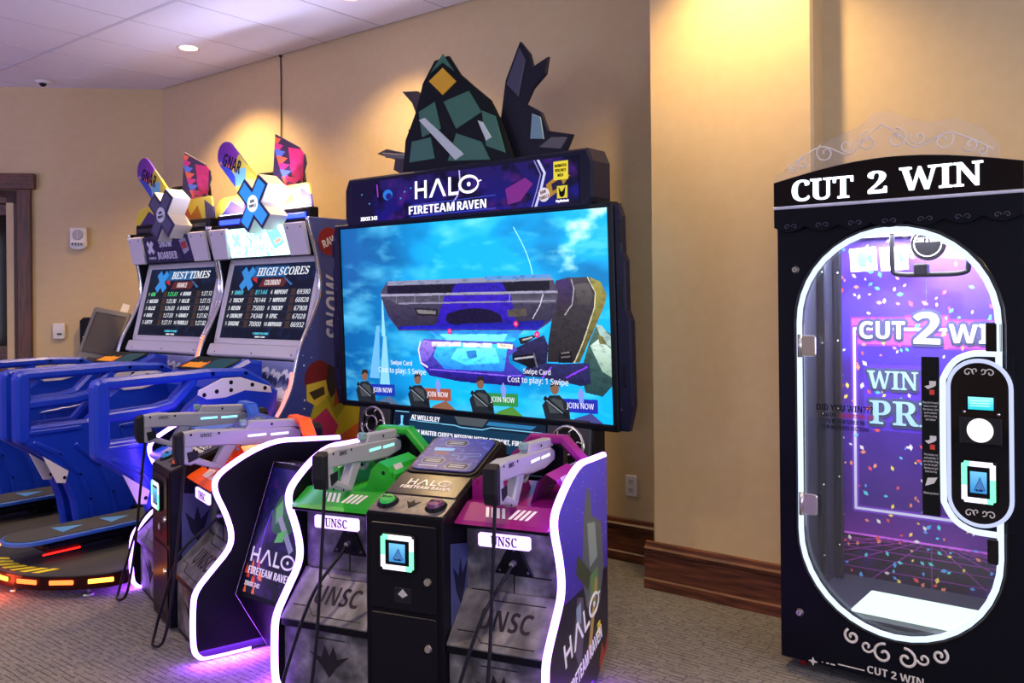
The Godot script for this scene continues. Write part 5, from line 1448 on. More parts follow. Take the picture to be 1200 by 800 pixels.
		# humps flanking the gun
		for s in [-1.0, 1.0]:
			var hx: float = cx + s * 0.115
			var hump := PackedVector2Array()
			var outer: float = (x1 - hx if s > 0 else hx - x0) - 0.004
			for v in [[-0.07, 0.0], [outer, 0.0], [outer, 0.05], [outer * 0.8, 0.06], [0.055, 0.035], [0.03, 0.07], [-0.01, 0.085], [-0.045, 0.06]]:
				hump.append(Vector2(hx + s * v[0], 0.757 + v[1] * 1.3))
			var hm := part(t, "cradle_hump", prism_mesh(hump, -0.42, -0.19, 0.012), cm)
			part(hm, "sensor_plate", box(Vector3(0.05, 0.003, 0.06), 0.001), mat(Color8(190, 186, 196), 0.4), Vector3(hx + s * 0.043, 0.829, -0.26), Vector3(0, 0, -s * 61))
			part(hm, "bolt", lathe(PackedVector2Array([Vector2(0, 0.004), Vector2(0.008, 0.0)]), 10), black, Vector3(hx + s * 0.01, 0.825, -0.19), Vector3(90, 0, 0))
		# rear arch
		var arch := begin()
		var ay := 0.80
		var half := 0.148
		var chain := [Vector2(-half - 0.03, 0.02), Vector2(-half + 0.005, 0.065), Vector2(-0.065, 0.145), Vector2(0.065, 0.145), Vector2(half - 0.005, 0.065), Vector2(half + 0.03, 0.02)]
		for q in 5:
			var a: Vector2 = chain[q]
			var b: Vector2 = chain[q + 1]
			var n := (b - a).normalized().orthogonal() * 0.016
			var e := (b - a).normalized() * 0.010
			prism(arch, PackedVector2Array([a + n - e, b + n + e, b - n + e, a - n - e]), -0.03, 0.03, 0.008, Transform3D(Basis.IDENTITY, Vector3(cx, ay, -0.50)))
		prism(arch, PackedVector2Array([Vector2(-half - 0.035, -0.045), Vector2(-half + 0.02, -0.045), Vector2(-half + 0.01, 0.065), Vector2(-half - 0.035, 0.06)]), -0.04, 0.04, 0.008, Transform3D(Basis.IDENTITY, Vector3(cx, ay, -0.50)))
		prism(arch, PackedVector2Array([Vector2(half - 0.02, -0.045), Vector2(half + 0.035, -0.045), Vector2(half + 0.035, 0.06), Vector2(half - 0.01, 0.065)]), -0.04, 0.04, 0.008, Transform3D(Basis.IDENTITY, Vector3(cx, ay, -0.50)))
		part(t, "cradle_arch", done(arch), cm)
		part(t, "gun_mount", prism_mesh(rect(-0.045, 0.755, 0.045, 0.925, 0.02), -0.60, -0.53, 0.01), black, Vector3(cx, 0, 0))
		# gun
		var xf := t.transform
		var where := xf * Vector3(cx, 0, 0)
		var names := [["grey toy rifle resting in the blue cradle, tethered by a cable", Color(0.55, 0.9, 1.0)], ["grey toy rifle resting in the orange cradle, tethered by a cable", Color(0.85, 0.85, 1.0)]] if left else [["grey toy rifle resting in the green cradle, tethered by a cable", Color(0.55, 1.0, 0.9)], ["grey toy rifle resting in the purple cradle, tethered by a cable", Color(0.9, 0.88, 1.0)]]
		rifle(where, turn, names[k][0], Vector3(0, 0.552, -0.125), names[k][1])
	part(t, "rear_panel", box(Vector3(W - 0.06, 0.70, 0.02), 0.003), black, Vector3(W / 2, 0.42, -0.60))
	# pedestal with reader, doors, buttons, title plate, instruction plate
	var pw := 0.32
	var pc := (px0 + px1) / 2
	var pd := part(t, "pedestal", side_mesh(PackedVector2Array([Vector2(0.032, 0.02), Vector2(0.032, 0.728), Vector2(-0.50, 0.92), Vector2(-0.53, 0.90), Vector2(-0.53, 0.02)]), pw, 0.006), black, Vector3(px0, 0, 0))
	part(pd, "upper_door", prism_mesh(rect(-0.135, -0.16, 0.135, 0.15, 0.006), 0, 0.006, 0.003), mat(Color8(18, 17, 26), 0.3), Vector3(pw / 2, 0.55, 0.032))
	part(pd, "lower_door", prism_mesh(rect(-0.135, -0.15, 0.135, 0.15, 0.006), 0, 0.006, 0.003), mat(Color8(18, 17, 26), 0.3), Vector3(pw / 2, 0.225, 0.032))
	for q in [[0.10, 0.505], [0.10, 0.27]]:
		part(pd, "lock", lathe(PackedVector2Array([Vector2(0, 0.008), Vector2(0.012, 0.008), Vector2(0.015, 0.0)]), 14), mat(Color8(206, 202, 200), 0.2, 0.9), Vector3(pw / 2 + q[0], q[1], 0.038), Vector3(90, 0, 0))
	part(pd, "notice_plate", box(Vector3(0.07, 0.055, 0.003), 0.001), mat(Color8(30, 28, 36), 0.4), Vector3(pw / 2, 0.445, 0.039))
	part(pd, "notice_mark", prism_mesh(PackedVector2Array([Vector2(0, 0.02), Vector2(0.02, 0.0), Vector2(0, -0.012), Vector2(-0.02, 0.0)]), 0.0, 0.001), mat(Color8(170, 168, 176), 0.5), Vector3(pw / 2, 0.45, 0.041))
	card_reader(pd, Vector3(pw / 2 - 0.015, 0.60, 0.038), 0.145, 0.135, 15)
	# slope frame: origin halfway down the slope
	var ang := -90.0 + rad_to_deg(atan2(0.192, 0.532))
	var along := func(s: float) -> Vector3: return Vector3(pw / 2, 0.728 + 0.192 * s, 0.032 - 0.532 * s) + Vector3(0, 0.94, 0.34) * 0.003
	var bpnl := part(pd, "button_panel", box(Vector3(0.31, 0.115, 0.006), 0.002), noise_mat(Color8(56, 54, 64), Color8(110, 106, 116), 0.02, Vector3(3, 3, 3), 0.35, 0.0, 0.3, 4, 44), along.call(0.115), Vector3(ang, 0, 0))
	for s in [-1.0, 1.0]:
		var bc: Color = (Color8(20, 170, 60) if s < 0 else Color8(96, 40, 96)) if not left else (Color8(20, 120, 190) if s < 0 else Color8(220, 90, 20))
		part(pd, "button_collar", lathe(PackedVector2Array([Vector2(0.0, 0.012), Vector2(0.034, 0.012), Vector2(0.042, 0.0)]), 20), black, along.call(0.115) + Vector3(0.10 * s, 0.003, 0.0), Vector3(ang + 90.0, 0, 0))
		part(pd, "lit_button", lathe(PackedVector2Array([Vector2(0, 0.024), Vector2(0.024, 0.022), Vector2(0.029, 0.012)]), 20), mat(bc, 0.25) if s > 0 else glow(bc, 0.8), along.call(0.115) + Vector3(0.10 * s, 0.003, 0.0), Vector3(ang + 90.0, 0, 0))
		text(pd, "lettering", "START", 0.010, mat(Color8(20, 20, 24), 0.5), along.call(0.115) + Vector3(0.10 * s, 0.026, 0.006), Vector3(ang, 0, 0), 0.04)
	part(pd, "button_mark", prism_mesh(PackedVector2Array([Vector2(-0.03, 0.02), Vector2(0, -0.025), Vector2(0.03, 0.02), Vector2(0.01, 0.01), Vector2(0, 0.03), Vector2(-0.01, 0.01)]), 0, 0.001), mat(Color8(30, 28, 34), 0.6), along.call(0.115) + Vector3(0, 0.004, 0.002), Vector3(ang, 0, 0))
	part(pd, "title_plate", box(Vector3(0.30, 0.145, 0.008), 0.003), mat(Color8(40, 38, 48), 0.25), along.call(0.355), Vector3(ang, 0, 0))
	part(pd, "lettering", wordmark(0.038, 0.001), mat(Color8(226, 224, 230), 0.4), along.call(0.375) + Vector3(0, 0.005, 0.001), Vector3(ang, 0, 0))
	text(pd, "lettering", "FIRETEAM RAVEN", 0.020, mat(Color8(226, 224, 230), 0.4), along.call(0.31) + Vector3(0, 0.0055, 0.001), Vector3(ang, 0, 0), 0.21, sans, 0.001)
	var ip := part(pd, "glowing_instruction_plate", prism_mesh(round_rect(-0.135, -0.125, 0.135, 0.125, 0.03), 0, 0.004), lit_picture(instruction_picture(), 0.8), along.call(0.755) + Vector3(0, 0.006, 0.002), Vector3(ang, 0, 0))  # instruction plate, no screen; a glow is put into its printed picture
	part(pd, "instruction_frame", prism_mesh(round_rect(-0.152, -0.142, 0.152, 0.142, 0.035), -0.01, 0.004, 0.003), black, along.call(0.755), Vector3(ang, 0, 0))
	# etched plates on the pedestal's sides
	for s in [-1.0, 1.0]:
		part(pd, "side_plate", side_mesh(PackedVector2Array([Vector2(-0.02, 0.63), Vector2(-0.02, 0.27), Vector2(-0.16, 0.36), Vector2(-0.16, 0.60)]), 0.004, 0.001), mat(Color8(58, 66, 104), 0.35), Vector3(-0.004 if s < 0 else pw, 0, 0))
		part(pd, "side_plate_mark", side_mesh(PackedVector2Array([Vector2(-0.09, 0.40), Vector2(-0.06, 0.45), Vector2(-0.035, 0.54), Vector2(-0.075, 0.50), Vector2(-0.09, 0.56), Vector2(-0.105, 0.50), Vector2(-0.145, 0.54), Vector2(-0.12, 0.45)]), 0.002, 0.0), mat(Color8(24, 26, 44), 0.5), Vector3(-0.006 if s < 0 else pw + 0.004, 0, 0))
	# violet light that the bottom runs of the strips throw on the carpet
	for x in [0.013, W - 0.013]:
		var l := AreaLight3D.new()
		l.name = "led_underglow"
		l.area_size = Vector2(0.05, 0.45)
		l.area_normalize_energy = true
		l.light_color = Color(0.60, 0.26, 1.0)
		l.light_energy = 1.8
		l.area_range = 20.0
		l.shadow_enabled = true
		l.position = Vector3(x + (0.03 if x > 0.1 else -0.03), 0.05, -0.2)
		l.rotation_degrees = Vector3(-90, 0, 0)
		t.add_child(l, true)

# square card reader with a ring of green and white lights round a blue screen
func card_reader(parent: Node, pos: Vector3, w: float, h: float, n: int) -> void:
	part(parent, "reader_housing", prism_mesh(round_rect(-w / 2, -h / 2, w / 2, h / 2, 0.018), 0, 0.014, 0.003), mat(Color8(14, 14, 18), 0.4), pos)
	var a := w / 2 - 0.014
	var b := h / 2 - 0.014
	for k in 20:
		var f := k / 20.0 * 4.0
		var e := int(f)
		var g := f - e
		var p: Vector2 = [Vector2(-a + 2 * a * g, b), Vector2(a, b - 2 * b * g), Vector2(a - 2 * a * g, -b), Vector2(-a, -b + 2 * b * g)][e]
		var hz := e % 2 == 0
		var green := (k + 3) % 10 < 4
		part(parent, "reader_light", box(Vector3(2 * a / 5.0 + 0.002 if hz else 0.018, 0.018 if hz else 2 * b / 5.0 + 0.002, 0.006), 0.002), glow(Color(0.45, 1.0, 0.70) if green else Color(0.92, 0.88, 0.98), 1.7), pos + Vector3(p.x + (a / 5.0 if e == 0 else (-a / 5.0 if e == 2 else 0.0)), p.y - (b / 5.0 if e == 1 else (-b / 5.0 if e == 3 else 0.0)), 0.015))
	var im := canvas(96, 96, Color8(90, 170, 230))
	cgrad(im, 0, 96, Color8(120, 200, 240), Color8(60, 140, 210))
	cpoly(im, [[0.25, 0.85], [0.6, 0.25], [0.9, 0.85]], Color8(70, 120, 180))
	cline(im, [[0.25, 0.85], [0.6, 0.25], [0.9, 0.85], [0.25, 0.85]], 0.03, Color8(30, 60, 120))
	cpoly(im, [[0.3, 0.92], [0.4, 0.8], [0.5, 0.9], [0.65, 0.78], [0.8, 0.92]], Color8(26, 40, 80))
	part(parent, "reader_screen", prism_mesh(rect(-w * 0.22, -h * 0.24, w * 0.22, h * 0.24), 0, 0.003), lit_picture(im, 1.1), pos + Vector3(0, 0, 0.014))

# --------------------------------------- the console that joins the two pods ---
func build_console() -> void:
	var t := thing("center_console", "printed hexagonal console panel standing between the two gun pods", "console", Vector3(-3.04, 0, -2.20))
	var black := mat(Color8(11, 10, 18), 0.4)
	# front face leans back above the nose and tucks in below it; narrower towards the back
	var st := begin()
	var n0 := Vector3(-0.195, 0.26, 0); var n1 := Vector3(0.180, 0.26, 0)
	var t0 := Vector3(-0.140, 0.80, -0.16); var t1 := Vector3(0.140, 0.80, -0.16)
	var b0 := Vector3(-0.150, 0.01, -0.13); var b1 := Vector3(0.145, 0.01, -0.13)
	var r0 := Vector3(-0.115, 0.80, -0.24); var r1 := Vector3(0.115, 0.80, -0.24)
	var q0 := Vector3(-0.115, 0.01, -0.24); var q1 := Vector3(0.115, 0.01, -0.24)
	quad(st, n0, n1, t1, t0); quad(st, b0, b1, n1, n0); quad(st, t0, t1, r1, r0); quad(st, q1, q0, r0, r1); quad(st, q0, q1, b1, b0)
	for s in [[n0, t0, r0, q0, b0], [n1, b1, q1, r1, t1]]:
		for k in range(1, 4):
			tri(st, s[0], s[k], s[k + 1])
	part(t, "body", done(st), black)
	var tilt := -rad_to_deg(atan2(0.16, 0.54))
	var pn := part(t, "printed_panel", prism_mesh(PackedVector2Array([Vector2(-0.178, -0.262), Vector2(0.165, -0.262), Vector2(0.128, 0.262), Vector2(-0.130, 0.262)]), 0, 0.003, 0.001), picture(console_picture(), 0.25), Vector3(0.0, 0.53, -0.079), Vector3(tilt, 0, 0))
	var lm := mat(Color8(232, 232, 240), 0.5)
	part(pn, "lettering", wordmark(0.060, 0.001), lm, Vector3(-0.005, -0.105, 0.004), Vector3.ZERO)
	text(pn, "lettering", "FIRETEAM RAVEN", 0.030, lm, Vector3(-0.005, -0.17, 0.004), Vector3.ZERO, 0.28)
	text(pn, "lettering", "XBOX 343", 0.018, lm, Vector3(-0.10, -0.225, 0.004), Vector3.ZERO, 0.10)
	var pts := PackedVector3Array([Vector3(0.0, 0.806, -0.162), t0 + Vector3(0, 0.004, 0.003), n0 + Vector3(0, 0, 0.004), b0 + Vector3(0, 0, 0.004)])
	part(t, "silver_trim", tube(pts, 0.003, 6), mat(Color8(190, 190, 200), 0.2, 0.9))

# ------------------------------------------------------------ prize machine ----
func stadium(x0: float, x1: float, y0: float, y1: float, n := 20) -> PackedVector2Array:
	var r := (x1 - x0) / 2
	var c := (x0 + x1) / 2
	var out := PackedVector2Array()
	for k in n + 1:
		var a := PI * k / n
		out.append(Vector2(c + cos(a) * r, y1 - r + sin(a) * r))
	for k in n + 1:
		var a := PI + PI * k / n
		out.append(Vector2(c + cos(a) * r, y0 + r + sin(a) * r))
	return out

func hit(poly: PackedVector2Array, c: Vector2, a: float) -> Vector2:
	var far := c + Vector2(cos(a), sin(a)) * 10.0
	var best := far
	for i in poly.size():
		var p = Geometry2D.segment_intersects_segment(c, far, poly[i], poly[(i + 1) % poly.size()])
		if p != null and c.distance_to(p) < c.distance_to(best):
			best = p
	return best

# flat plate with an opening; both outlines are seen whole from their common centre c
func holed_plate(outer: PackedVector2Array, inner: PackedVector2Array, c: Vector2, z0: float, z1: float) -> ArrayMesh:
	var angles := []
	for k in 96:
		angles.append(TAU * k / 96.0 + 0.001)
	for p in outer:
		angles.append(fposmod((p - c).angle(), TAU))
	angles.sort()
	var st := begin()
	var n := angles.size()
	for i in n:
		var a: float = angles[i]
		var b: float = angles[(i + 1) % n]
		var oa := hit(outer, c, a)
		var ob := hit(outer, c, b)
		var ia := hit(inner, c, a)
		var ib := hit(inner, c, b)
		for z in [z0, z1]:
			var A := Vector3(ia.x, ia.y, z)
			var B := Vector3(oa.x, oa.y, z)
			var C := Vector3(ob.x, ob.y, z)
			var D := Vector3(ib.x, ib.y, z)
			if z == z1:
				quad(st, A, B, C, D)
			else:
				quad(st, D, C, B, A)
		quad(st, Vector3(ia.x, ia.y, z1), Vector3(ib.x, ib.y, z1), Vector3(ib.x, ib.y, z0), Vector3(ia.x, ia.y, z0))
		quad(st, Vector3(ob.x, ob.y, z1), Vector3(oa.x, oa.y, z1), Vector3(oa.x, oa.y, z0), Vector3(ob.x, ob.y, z0))
	return done(st)

func curl(c: Vector2, r: float, a0: float, turns: float, z: float, shrink := 0.15) -> PackedVector3Array:
	var out := PackedVector3Array()
	var n := 22
	for k in n + 1:
		var f := float(k) / n
		var rr := r * lerpf(1.0, shrink, f)
		var a := deg_to_rad(a0) + TAU * turns * f
		out.append(Vector3(c.x + cos(a) * rr, c.y + sin(a) * rr, z))
	return out

func backdrop_picture() -> Image:
	var im := canvas(256, 512, Color8(70, 44, 170))
	cgrad(im, 0, 130, Color8(104, 62, 196), Color8(74, 56, 190))
	cgrad(im, 130, 400, Color8(74, 56, 190), Color8(74, 30, 130))
	cgrad(im, 400, 450, Color8(74, 30, 130), Color8(112, 36, 150))
	cgrad(im, 450, 512, Color8(40, 16, 56), Color8(30, 14, 40))
	cnoise(im, 0.012, 5, Color(0.24, 0.12, 0.52, 0.6), 0.0, 0.5)
	cpoly(im, [[0.3, 0.02], [1.0, 0.06], [1.0, 0.10], [0.3, 0.05]], Color8(176, 90, 226))
	im.resize(512, 1024, Image.INTERPOLATE_BILINEAR)
	# magenta neon surround of the words
	for q in [[0.020, Color8(128, 56, 204)], [0.008, Color8(196, 84, 222)]]:
		for w in [[0.12, 0.36, 0.277], [0.42, 0.55, 0.272], [0.62, 0.90, 0.283]]:
			cline(im, [[w[0], w[2]], [w[1], w[2]]], 0.066 + q[0], q[1])
	for w in [[0.20, 0.42, 0.422], [0.20, 0.86, 0.517]]:
		cline(im, [[w[0], w[2]], [w[1], w[2]]], 0.096, Color8(88, 52, 206))
	# horizon and floor grid in perspective
	cline(im, [[0, 0.876], [1, 0.876]], 0.006, Color8(222, 110, 246))
	for k in range(-6, 7):
		cline(im, [[0.5 + 0.04 * k, 0.878], [0.5 + 0.32 * k, 1.0]], 0.0025, Color8(156, 46, 170))
	for k in 5:
		var y := 0.884 + 0.006 * (k + 1) * (k + 1) * 0.6
		cline(im, [[0, y], [1, y]], 0.0022, Color8(130, 40, 150))
	# neon frame
	for q in [[0.020, Color8(120, 60, 200)], [0.008, Color8(226, 226, 250)]]:
		cline(im, [[0.09, 0.27], [0.09, 0.80], [0.93, 0.80], [0.93, 0.27], [0.09, 0.27]], q[0], q[1])
	var r := RandomNumberGenerator.new()
	r.seed = 77
	var cols := [Color8(236, 90, 90), Color8(250, 226, 100), Color8(90, 170, 246), Color8(240, 236, 226), Color8(90, 220, 226), Color8(240, 150, 110)]
	for i in 330:
		var x := r.randf()
		var y := r.randf()
		var a := r.randf() * TAU
		var s := r.randf_range(0.0035, 0.008)
		var q := []
		for k in 4:
			var b := a + TAU * k / 4.0
			q.append([x + cos(b) * s * 2.0 * (1.3 if k % 2 else 0.8), y + sin(b) * s * (1.3 if k % 2 else 0.8)])
		cpoly(im, q, cols[i % 6])
	return im

func build_prize_machine() -> void:
	var t := thing("prize_machine", "tall black prize machine with an oval lit window and clear crest", "prize machine", Vector3(-1.352, 0, -3.458))
	var W := 0.87
	var black := mat(Color8(9, 10, 20), 0.42)
	var gloss := mat(Color8(8, 8, 14), 0.06)
	var inner := mat(Color8(40, 42, 58), 0.4)
	var silver := mat(Color8(200, 196, 192), 0.25, 0.85)
	var white_led := glow(Color(0.86, 0.92, 1.0), 1.15)
	var win := stadium(0.088, 0.79, 0.225, 1.746)
	part(t, "front_panel", holed_plate(rect(0, 0.05, W, 1.80), win, Vector2(0.439, 0.98), -0.045, 0.0), black)
	slab(t, "side_panel", 0.0, 0.02, 0.05, 1.80, -0.68, -0.045, black)
	slab(t, "side_panel", W - 0.02, W, 0.05, 1.80, -0.68, -0.045, black)
	slab(t, "rear_panel", 0.02, W - 0.02, 0.05, 1.80, -0.68, -0.64, black)
	slab(t, "bottom_panel", 0.02, W - 0.02, 0.05, 0.09, -0.64, -0.045, black)
	slab(t, "roof_panel", 0.02, W - 0.02, 1.76, 1.80, -0.64, -0.045, black)
	for s in [[0.08, -0.08], [W - 0.08, -0.08], [0.08, -0.6], [W - 0.08, -0.6]]:
		part(t, "caster", lathe(PackedVector2Array([Vector2(0.02, 0.0), Vector2(0.03, 0.006), Vector2(0.03, 0.024), Vector2(0.02, 0.03)]), 16), mat(Color8(150, 30, 40), 0.4), Vector3(s[0], 0.03, s[1]), Vector3(0, 0, 90))
	# inside
	slab(t, "inner_wall", 0.045, 0.055, 0.09, 1.76, -0.58, -0.05, inner)
	slab(t, "inner_wall", 0.815, 0.825, 0.09, 1.76, -0.58, -0.05, inner)
	slab(t, "inner_deck", 0.055, 0.815, 0.24, 0.25, -0.58, -0.05, inner)
	for q in [[0.075, -0.50], [0.075, -0.30], [0.80, -0.50]]:
		var po := part(t, "inner_post", box(Vector3(0.03, 1.5, 0.03), 0.003), mat(Color8(30, 32, 44), 0.35), Vector3(q[0], 1.0, q[1]))
		for k in 5:
			part(po, "rivet", lathe(PackedVector2Array([Vector2(0, 0.003), Vector2(0.005, 0.0)]), 8), silver, Vector3(0.004, -0.6 + 0.3 * k, 0.015), Vector3(90, 0, 0))
	part(t, "backdrop", prism_mesh(rect(0.055, 0.25, 0.815, 1.76), -0.585, -0.575), picture(backdrop_picture(), 0.4))
	part(t, "lit_tray", box(Vector3(0.44, 0.012, 0.27), 0.003), glow(Color8(222, 246, 240), 1.25), Vector3(0.47, 0.262, -0.22))
	var halo := glow(Color(0.85, 0.45, 0.95), 0.9)
	var edge := mat(Color8(74, 78, 120), 0.4)
	var lw := mat(Color8(250, 250, 252), 0.4)
	var pale := mat(Color8(168, 214, 236), 0.4)
	# the printed words, each over a darker outline
	for q in [["CUT", 0.240, 1.345, 0.075, 0.19, lw], ["2", 0.423, 1.355, 0.135, 0.105, lw], ["WIN", 0.635, 1.335, 0.078, 0.235, lw], ["WIN", 0.285, 1.128, 0.080, 0.21, pale], ["PRIZES", 0.46, 0.985, 0.105, 0.54, pale]]:
		var fnt: Font = serif if q[2] < 1.2 else sans
		var k := 0
		for d in [Vector2(-1, -1), Vector2(1, -1), Vector2(-1, 1), Vector2(1, 1), Vector2(0, 1.3), Vector2(0, -1.3), Vector2(1.3, 0), Vector2(-1.3, 0)]:
			text(t, "lettering_outline", q[0], q[3], edge, Vector3(q[1] + d.x * 0.010, q[2] + d.y * 0.010, -0.574 + 0.0002 * k), Vector3.ZERO, q[4], fnt, 0.001)
			k += 1
		text(t, "lettering", q[0], q[3], q[5], Vector3(q[1], q[2], -0.571), Vector3.ZERO, q[4], fnt, 0.002)
	# cutter carriage with its round badge
	var car := part(t, "cutter_frame", tube(spline3(PackedVector3Array([Vector3(0.36, 1.75, -0.30), Vector3(0.36, 1.62, -0.30), Vector3(0.38, 1.585, -0.30), Vector3(0.50, 1.58, -0.30), Vector3(0.62, 1.585, -0.30), Vector3(0.64, 1.62, -0.30), Vector3(0.64, 1.75, -0.30)]), 5), 0.010, 8), black)
	part(car, "cutter_head", box(Vector3(0.05, 0.05, 0.05), 0.006), black, Vector3(0.47, 1.60, -0.30))
	part(t, "blade", prism_mesh(PackedVector2Array([Vector2(0.485, 1.60), Vector2(0.49, 1.60), Vector2(0.488, 1.46), Vector2(0.486, 1.46)]), -0.302, -0.298), silver)
	var bd := part(t, "round_badge", lathe(PackedVector2Array([Vector2(0, 0.0), Vector2(0.062, 0.0), Vector2(0.066, 0.01), Vector2(0.062, 0.02), Vector2(0, 0.02)]), 28), mat(Color8(18, 18, 22), 0.3), Vector3(0.505, 1.70, -0.27), Vector3(90, 0, 0))
	text(t, "lettering", "CUT 2 WIN", 0.016, lw, Vector3(0.505, 1.715, -0.249), Vector3.ZERO, 0.09)
	var ring := PackedVector3Array()
	for k in 24:
		ring.append(Vector3(0.505 + cos(TAU * k / 24) * 0.05, 1.70 + sin(TAU * k / 24) * 0.05, -0.25))
	part(t, "badge_ring", tube(ring, 0.002, 6, true), lw)
	for q in [[0.20, Color8(240, 244, 240), Color8(60, 190, 210)], [0.325, Color8(246, 240, 236), Color8(220, 150, 120)]]:
		var ci := canvas(64, 64, q[1])
		cpoly(ci, [[0.3, 0.2], [0.6, 0.2], [0.7, 0.5], [0.6, 0.85], [0.35, 0.85], [0.25, 0.5]], q[2])
		cpoly(ci, [[0.65, 0.3], [0.85, 0.3], [0.85, 0.7], [0.7, 0.7]], Color8(40, 80, 130))
		part(t, "printed_card", prism_mesh(rect(-0.055, -0.05, 0.055, 0.05), 0, 0.002), picture(ci, 0.5), Vector3(q[0], 1.655, -0.46), Vector3(0, 0, 3))  # small cards with flat coloured shapes, hung before the backdrop
	# lights inside the cabinet
	for q in [[0.435, 1.745, -0.30, -90.0, 0.6, 0.35, 3.0]]:
		part(t, "cabinet_light_panel", box(Vector3(0.62, 0.01, 0.36), 0.002), glow(Color(0.93, 0.95, 1.0), 1.6), Vector3(q[0], q[1] + 0.008, q[2]))
		var l := AreaLight3D.new()
		l.name = "cabinet_light"
		l.area_size = Vector2(q[4], q[5])
		l.area_normalize_energy = true
		l.light_color = Color(0.94, 0.95, 1.0)
		l.light_energy = q[6]
		l.shadow_enabled = true
		l.area_range = 20.0
		l.position = Vector3(q[0], q[1], q[2])
		l.rotation_degrees = Vector3(q[3], 0, 0)
		t.add_child(l, true)
	part(t, "cabinet_light_tube", tube(PackedVector3Array([Vector3(0.075, 0.30, -0.06), Vector3(0.075, 1.70, -0.06)]), 0.008, 8), glow(Color(0.9, 0.94, 1.0), 2.5))
	part(t, "cabinet_light_tube", tube(PackedVector3Array([Vector3(0.805, 0.30, -0.06), Vector3(0.805, 1.70, -0.06)]), 0.008, 8), glow(Color(0.9, 0.94, 1.0), 2.5))
	# door glass, lit rim, hinges
	var glass := StandardMaterial3D.new()
	glass.albedo_color = Color(0.95, 0.97, 1.0, 0.01)
	glass.transparency = BaseMaterial3D.TRANSPARENCY_ALPHA
	glass.roughness = 0.02
	part(t, "door_glass", prism_mesh(win, -0.022, -0.016), glass)
	var rim := PackedVector3Array()
	for p in win:
		rim.append(Vector3(p.x, p.y, 0.006))
	part(t, "led_rim", tube(rim, 0.011, 8, true), white_led)
	var rim2 := PackedVector3Array()
	for p in stadium(0.068, 0.81, 0.205, 1.766):
		rim2.append(Vector3(p.x, p.y, 0.0))
	part(t, "rim_gasket", tube(rim2, 0.006, 6, true), mat(Color8(10, 10, 16), 0.2))
	for y in [1.303, 0.678]:
		var hg := part(t, "hinge", prism_mesh(round_rect(0.085, y - 0.042, 0.155, y + 0.042, 0.012), 0.004, 0.014, 0.003), silver)
		part(hg, "hinge_pin", tube(PackedVector3Array([Vector3(0.092, y - 0.045, 0.014), Vector3(0.092, y + 0.045, 0.014)]), 0.009, 10), silver)
	for q in [[0.072, 1.605], [0.076, 0.239]]:
		var lk := part(t, "lock", lathe(PackedVector2Array([Vector2(0, 0.012), Vector2(0.010, 0.012), Vector2(0.014, 0.004), Vector2(0.016, 0.0)]), 16), silver, Vector3(q[0], q[1], 0.0), Vector3(90, 0, 0))
		part(lk, "key_slot", box(Vector3(0.003, 0.002, 0.010), 0.0), black, Vector3(0, 0.012, 0))
	# control column let into the window's right side
	part(t, "control_bay", prism_mesh(round_rect(0.612, 0.665, 0.83, 1.288, 0.10, 10), -0.03, 0.006, 0.003), black)
	part(t, "control_bay_side", prism_mesh(rect(0.72, 0.665, 0.835, 1.288), -0.03, 0.004, 0.002), black)
	var cr := PackedVector3Array()
	for p in [[0.80, 1.292], [0.745, 1.292], [0.70, 1.288], [0.65, 1.262], [0.615, 1.205], [0.610, 1.15], [0.610, 0.80], [0.615, 0.745], [0.65, 0.69], [0.70, 0.664], [0.745, 0.660], [0.80, 0.660]]:
		cr.append(Vector3(p[0], p[1], 0.008))
	part(t, "led_rim", tube(spline3(cr, 3), 0.011, 8), white_led)
	var cp := part(t, "control_panel", prism_mesh(round_rect(0.632, 0.688, 0.828, 1.266, 0.097, 10), 0.0, 0.022, 0.004), gloss)
	var ct := PackedVector3Array()
	for p in round_rect(0.632, 0.688, 0.828, 1.266, 0.097, 10):
		ct.append(Vector3(p.x, p.y, 0.018))
	part(cp, "led_rim", tube(ct, 0.008, 8, true), glow(Color(0.82, 0.86, 1.0), 0.9))
	var li := canvas(128, 64, Color8(60, 210, 220))
	cgrad(li, 0, 64, Color8(150, 240, 240), Color8(40, 200, 214))
	for k in 3:
		cline(li, [[0.1, 0.3 + 0.2 * k], [0.85, 0.28 + 0.2 * k]], 0.06, Color8(210, 252, 250))
	part(cp, "lcd_frame", box(Vector3(0.095, 0.058, 0.008), 0.003), black, Vector3(0.736, 1.118, 0.024))
	part(cp, "lcd_screen", prism_mesh(rect(-0.04, -0.022, 0.04, 0.022), 0, 0.002), lit_picture(li, 1.2), Vector3(0.736, 1.118, 0.029))
	part(cp, "button_plate", prism_mesh(rect(0.668, 0.975, 0.802, 1.068), 0.022, 0.034, 0.004), mat(Color8(34, 34, 38), 0.3))
	part(cp, "lit_button", lathe(PackedVector2Array([Vector2(0, 0.018), Vector2(0.030, 0.016), Vector2(0.040, 0.006), Vector2(0.042, 0.0)]), 28), glow(Color8(240, 236, 232), 1.5), Vector3(0.734, 1.024, 0.034), Vector3(90, 0, 0))
	for q in [[0.682, 1.085], [0.79, 1.082]]:
		part(cp, "screw", lathe(PackedVector2Array([Vector2(0, 0.003), Vector2(0.005, 0.0)]), 8), silver, Vector3(q[0], q[1], 0.022), Vector3(90, 0, 0))
	card_reader(t, Vector3(0.728, 0.842, 0.022), 0.118, 0.155, 20)
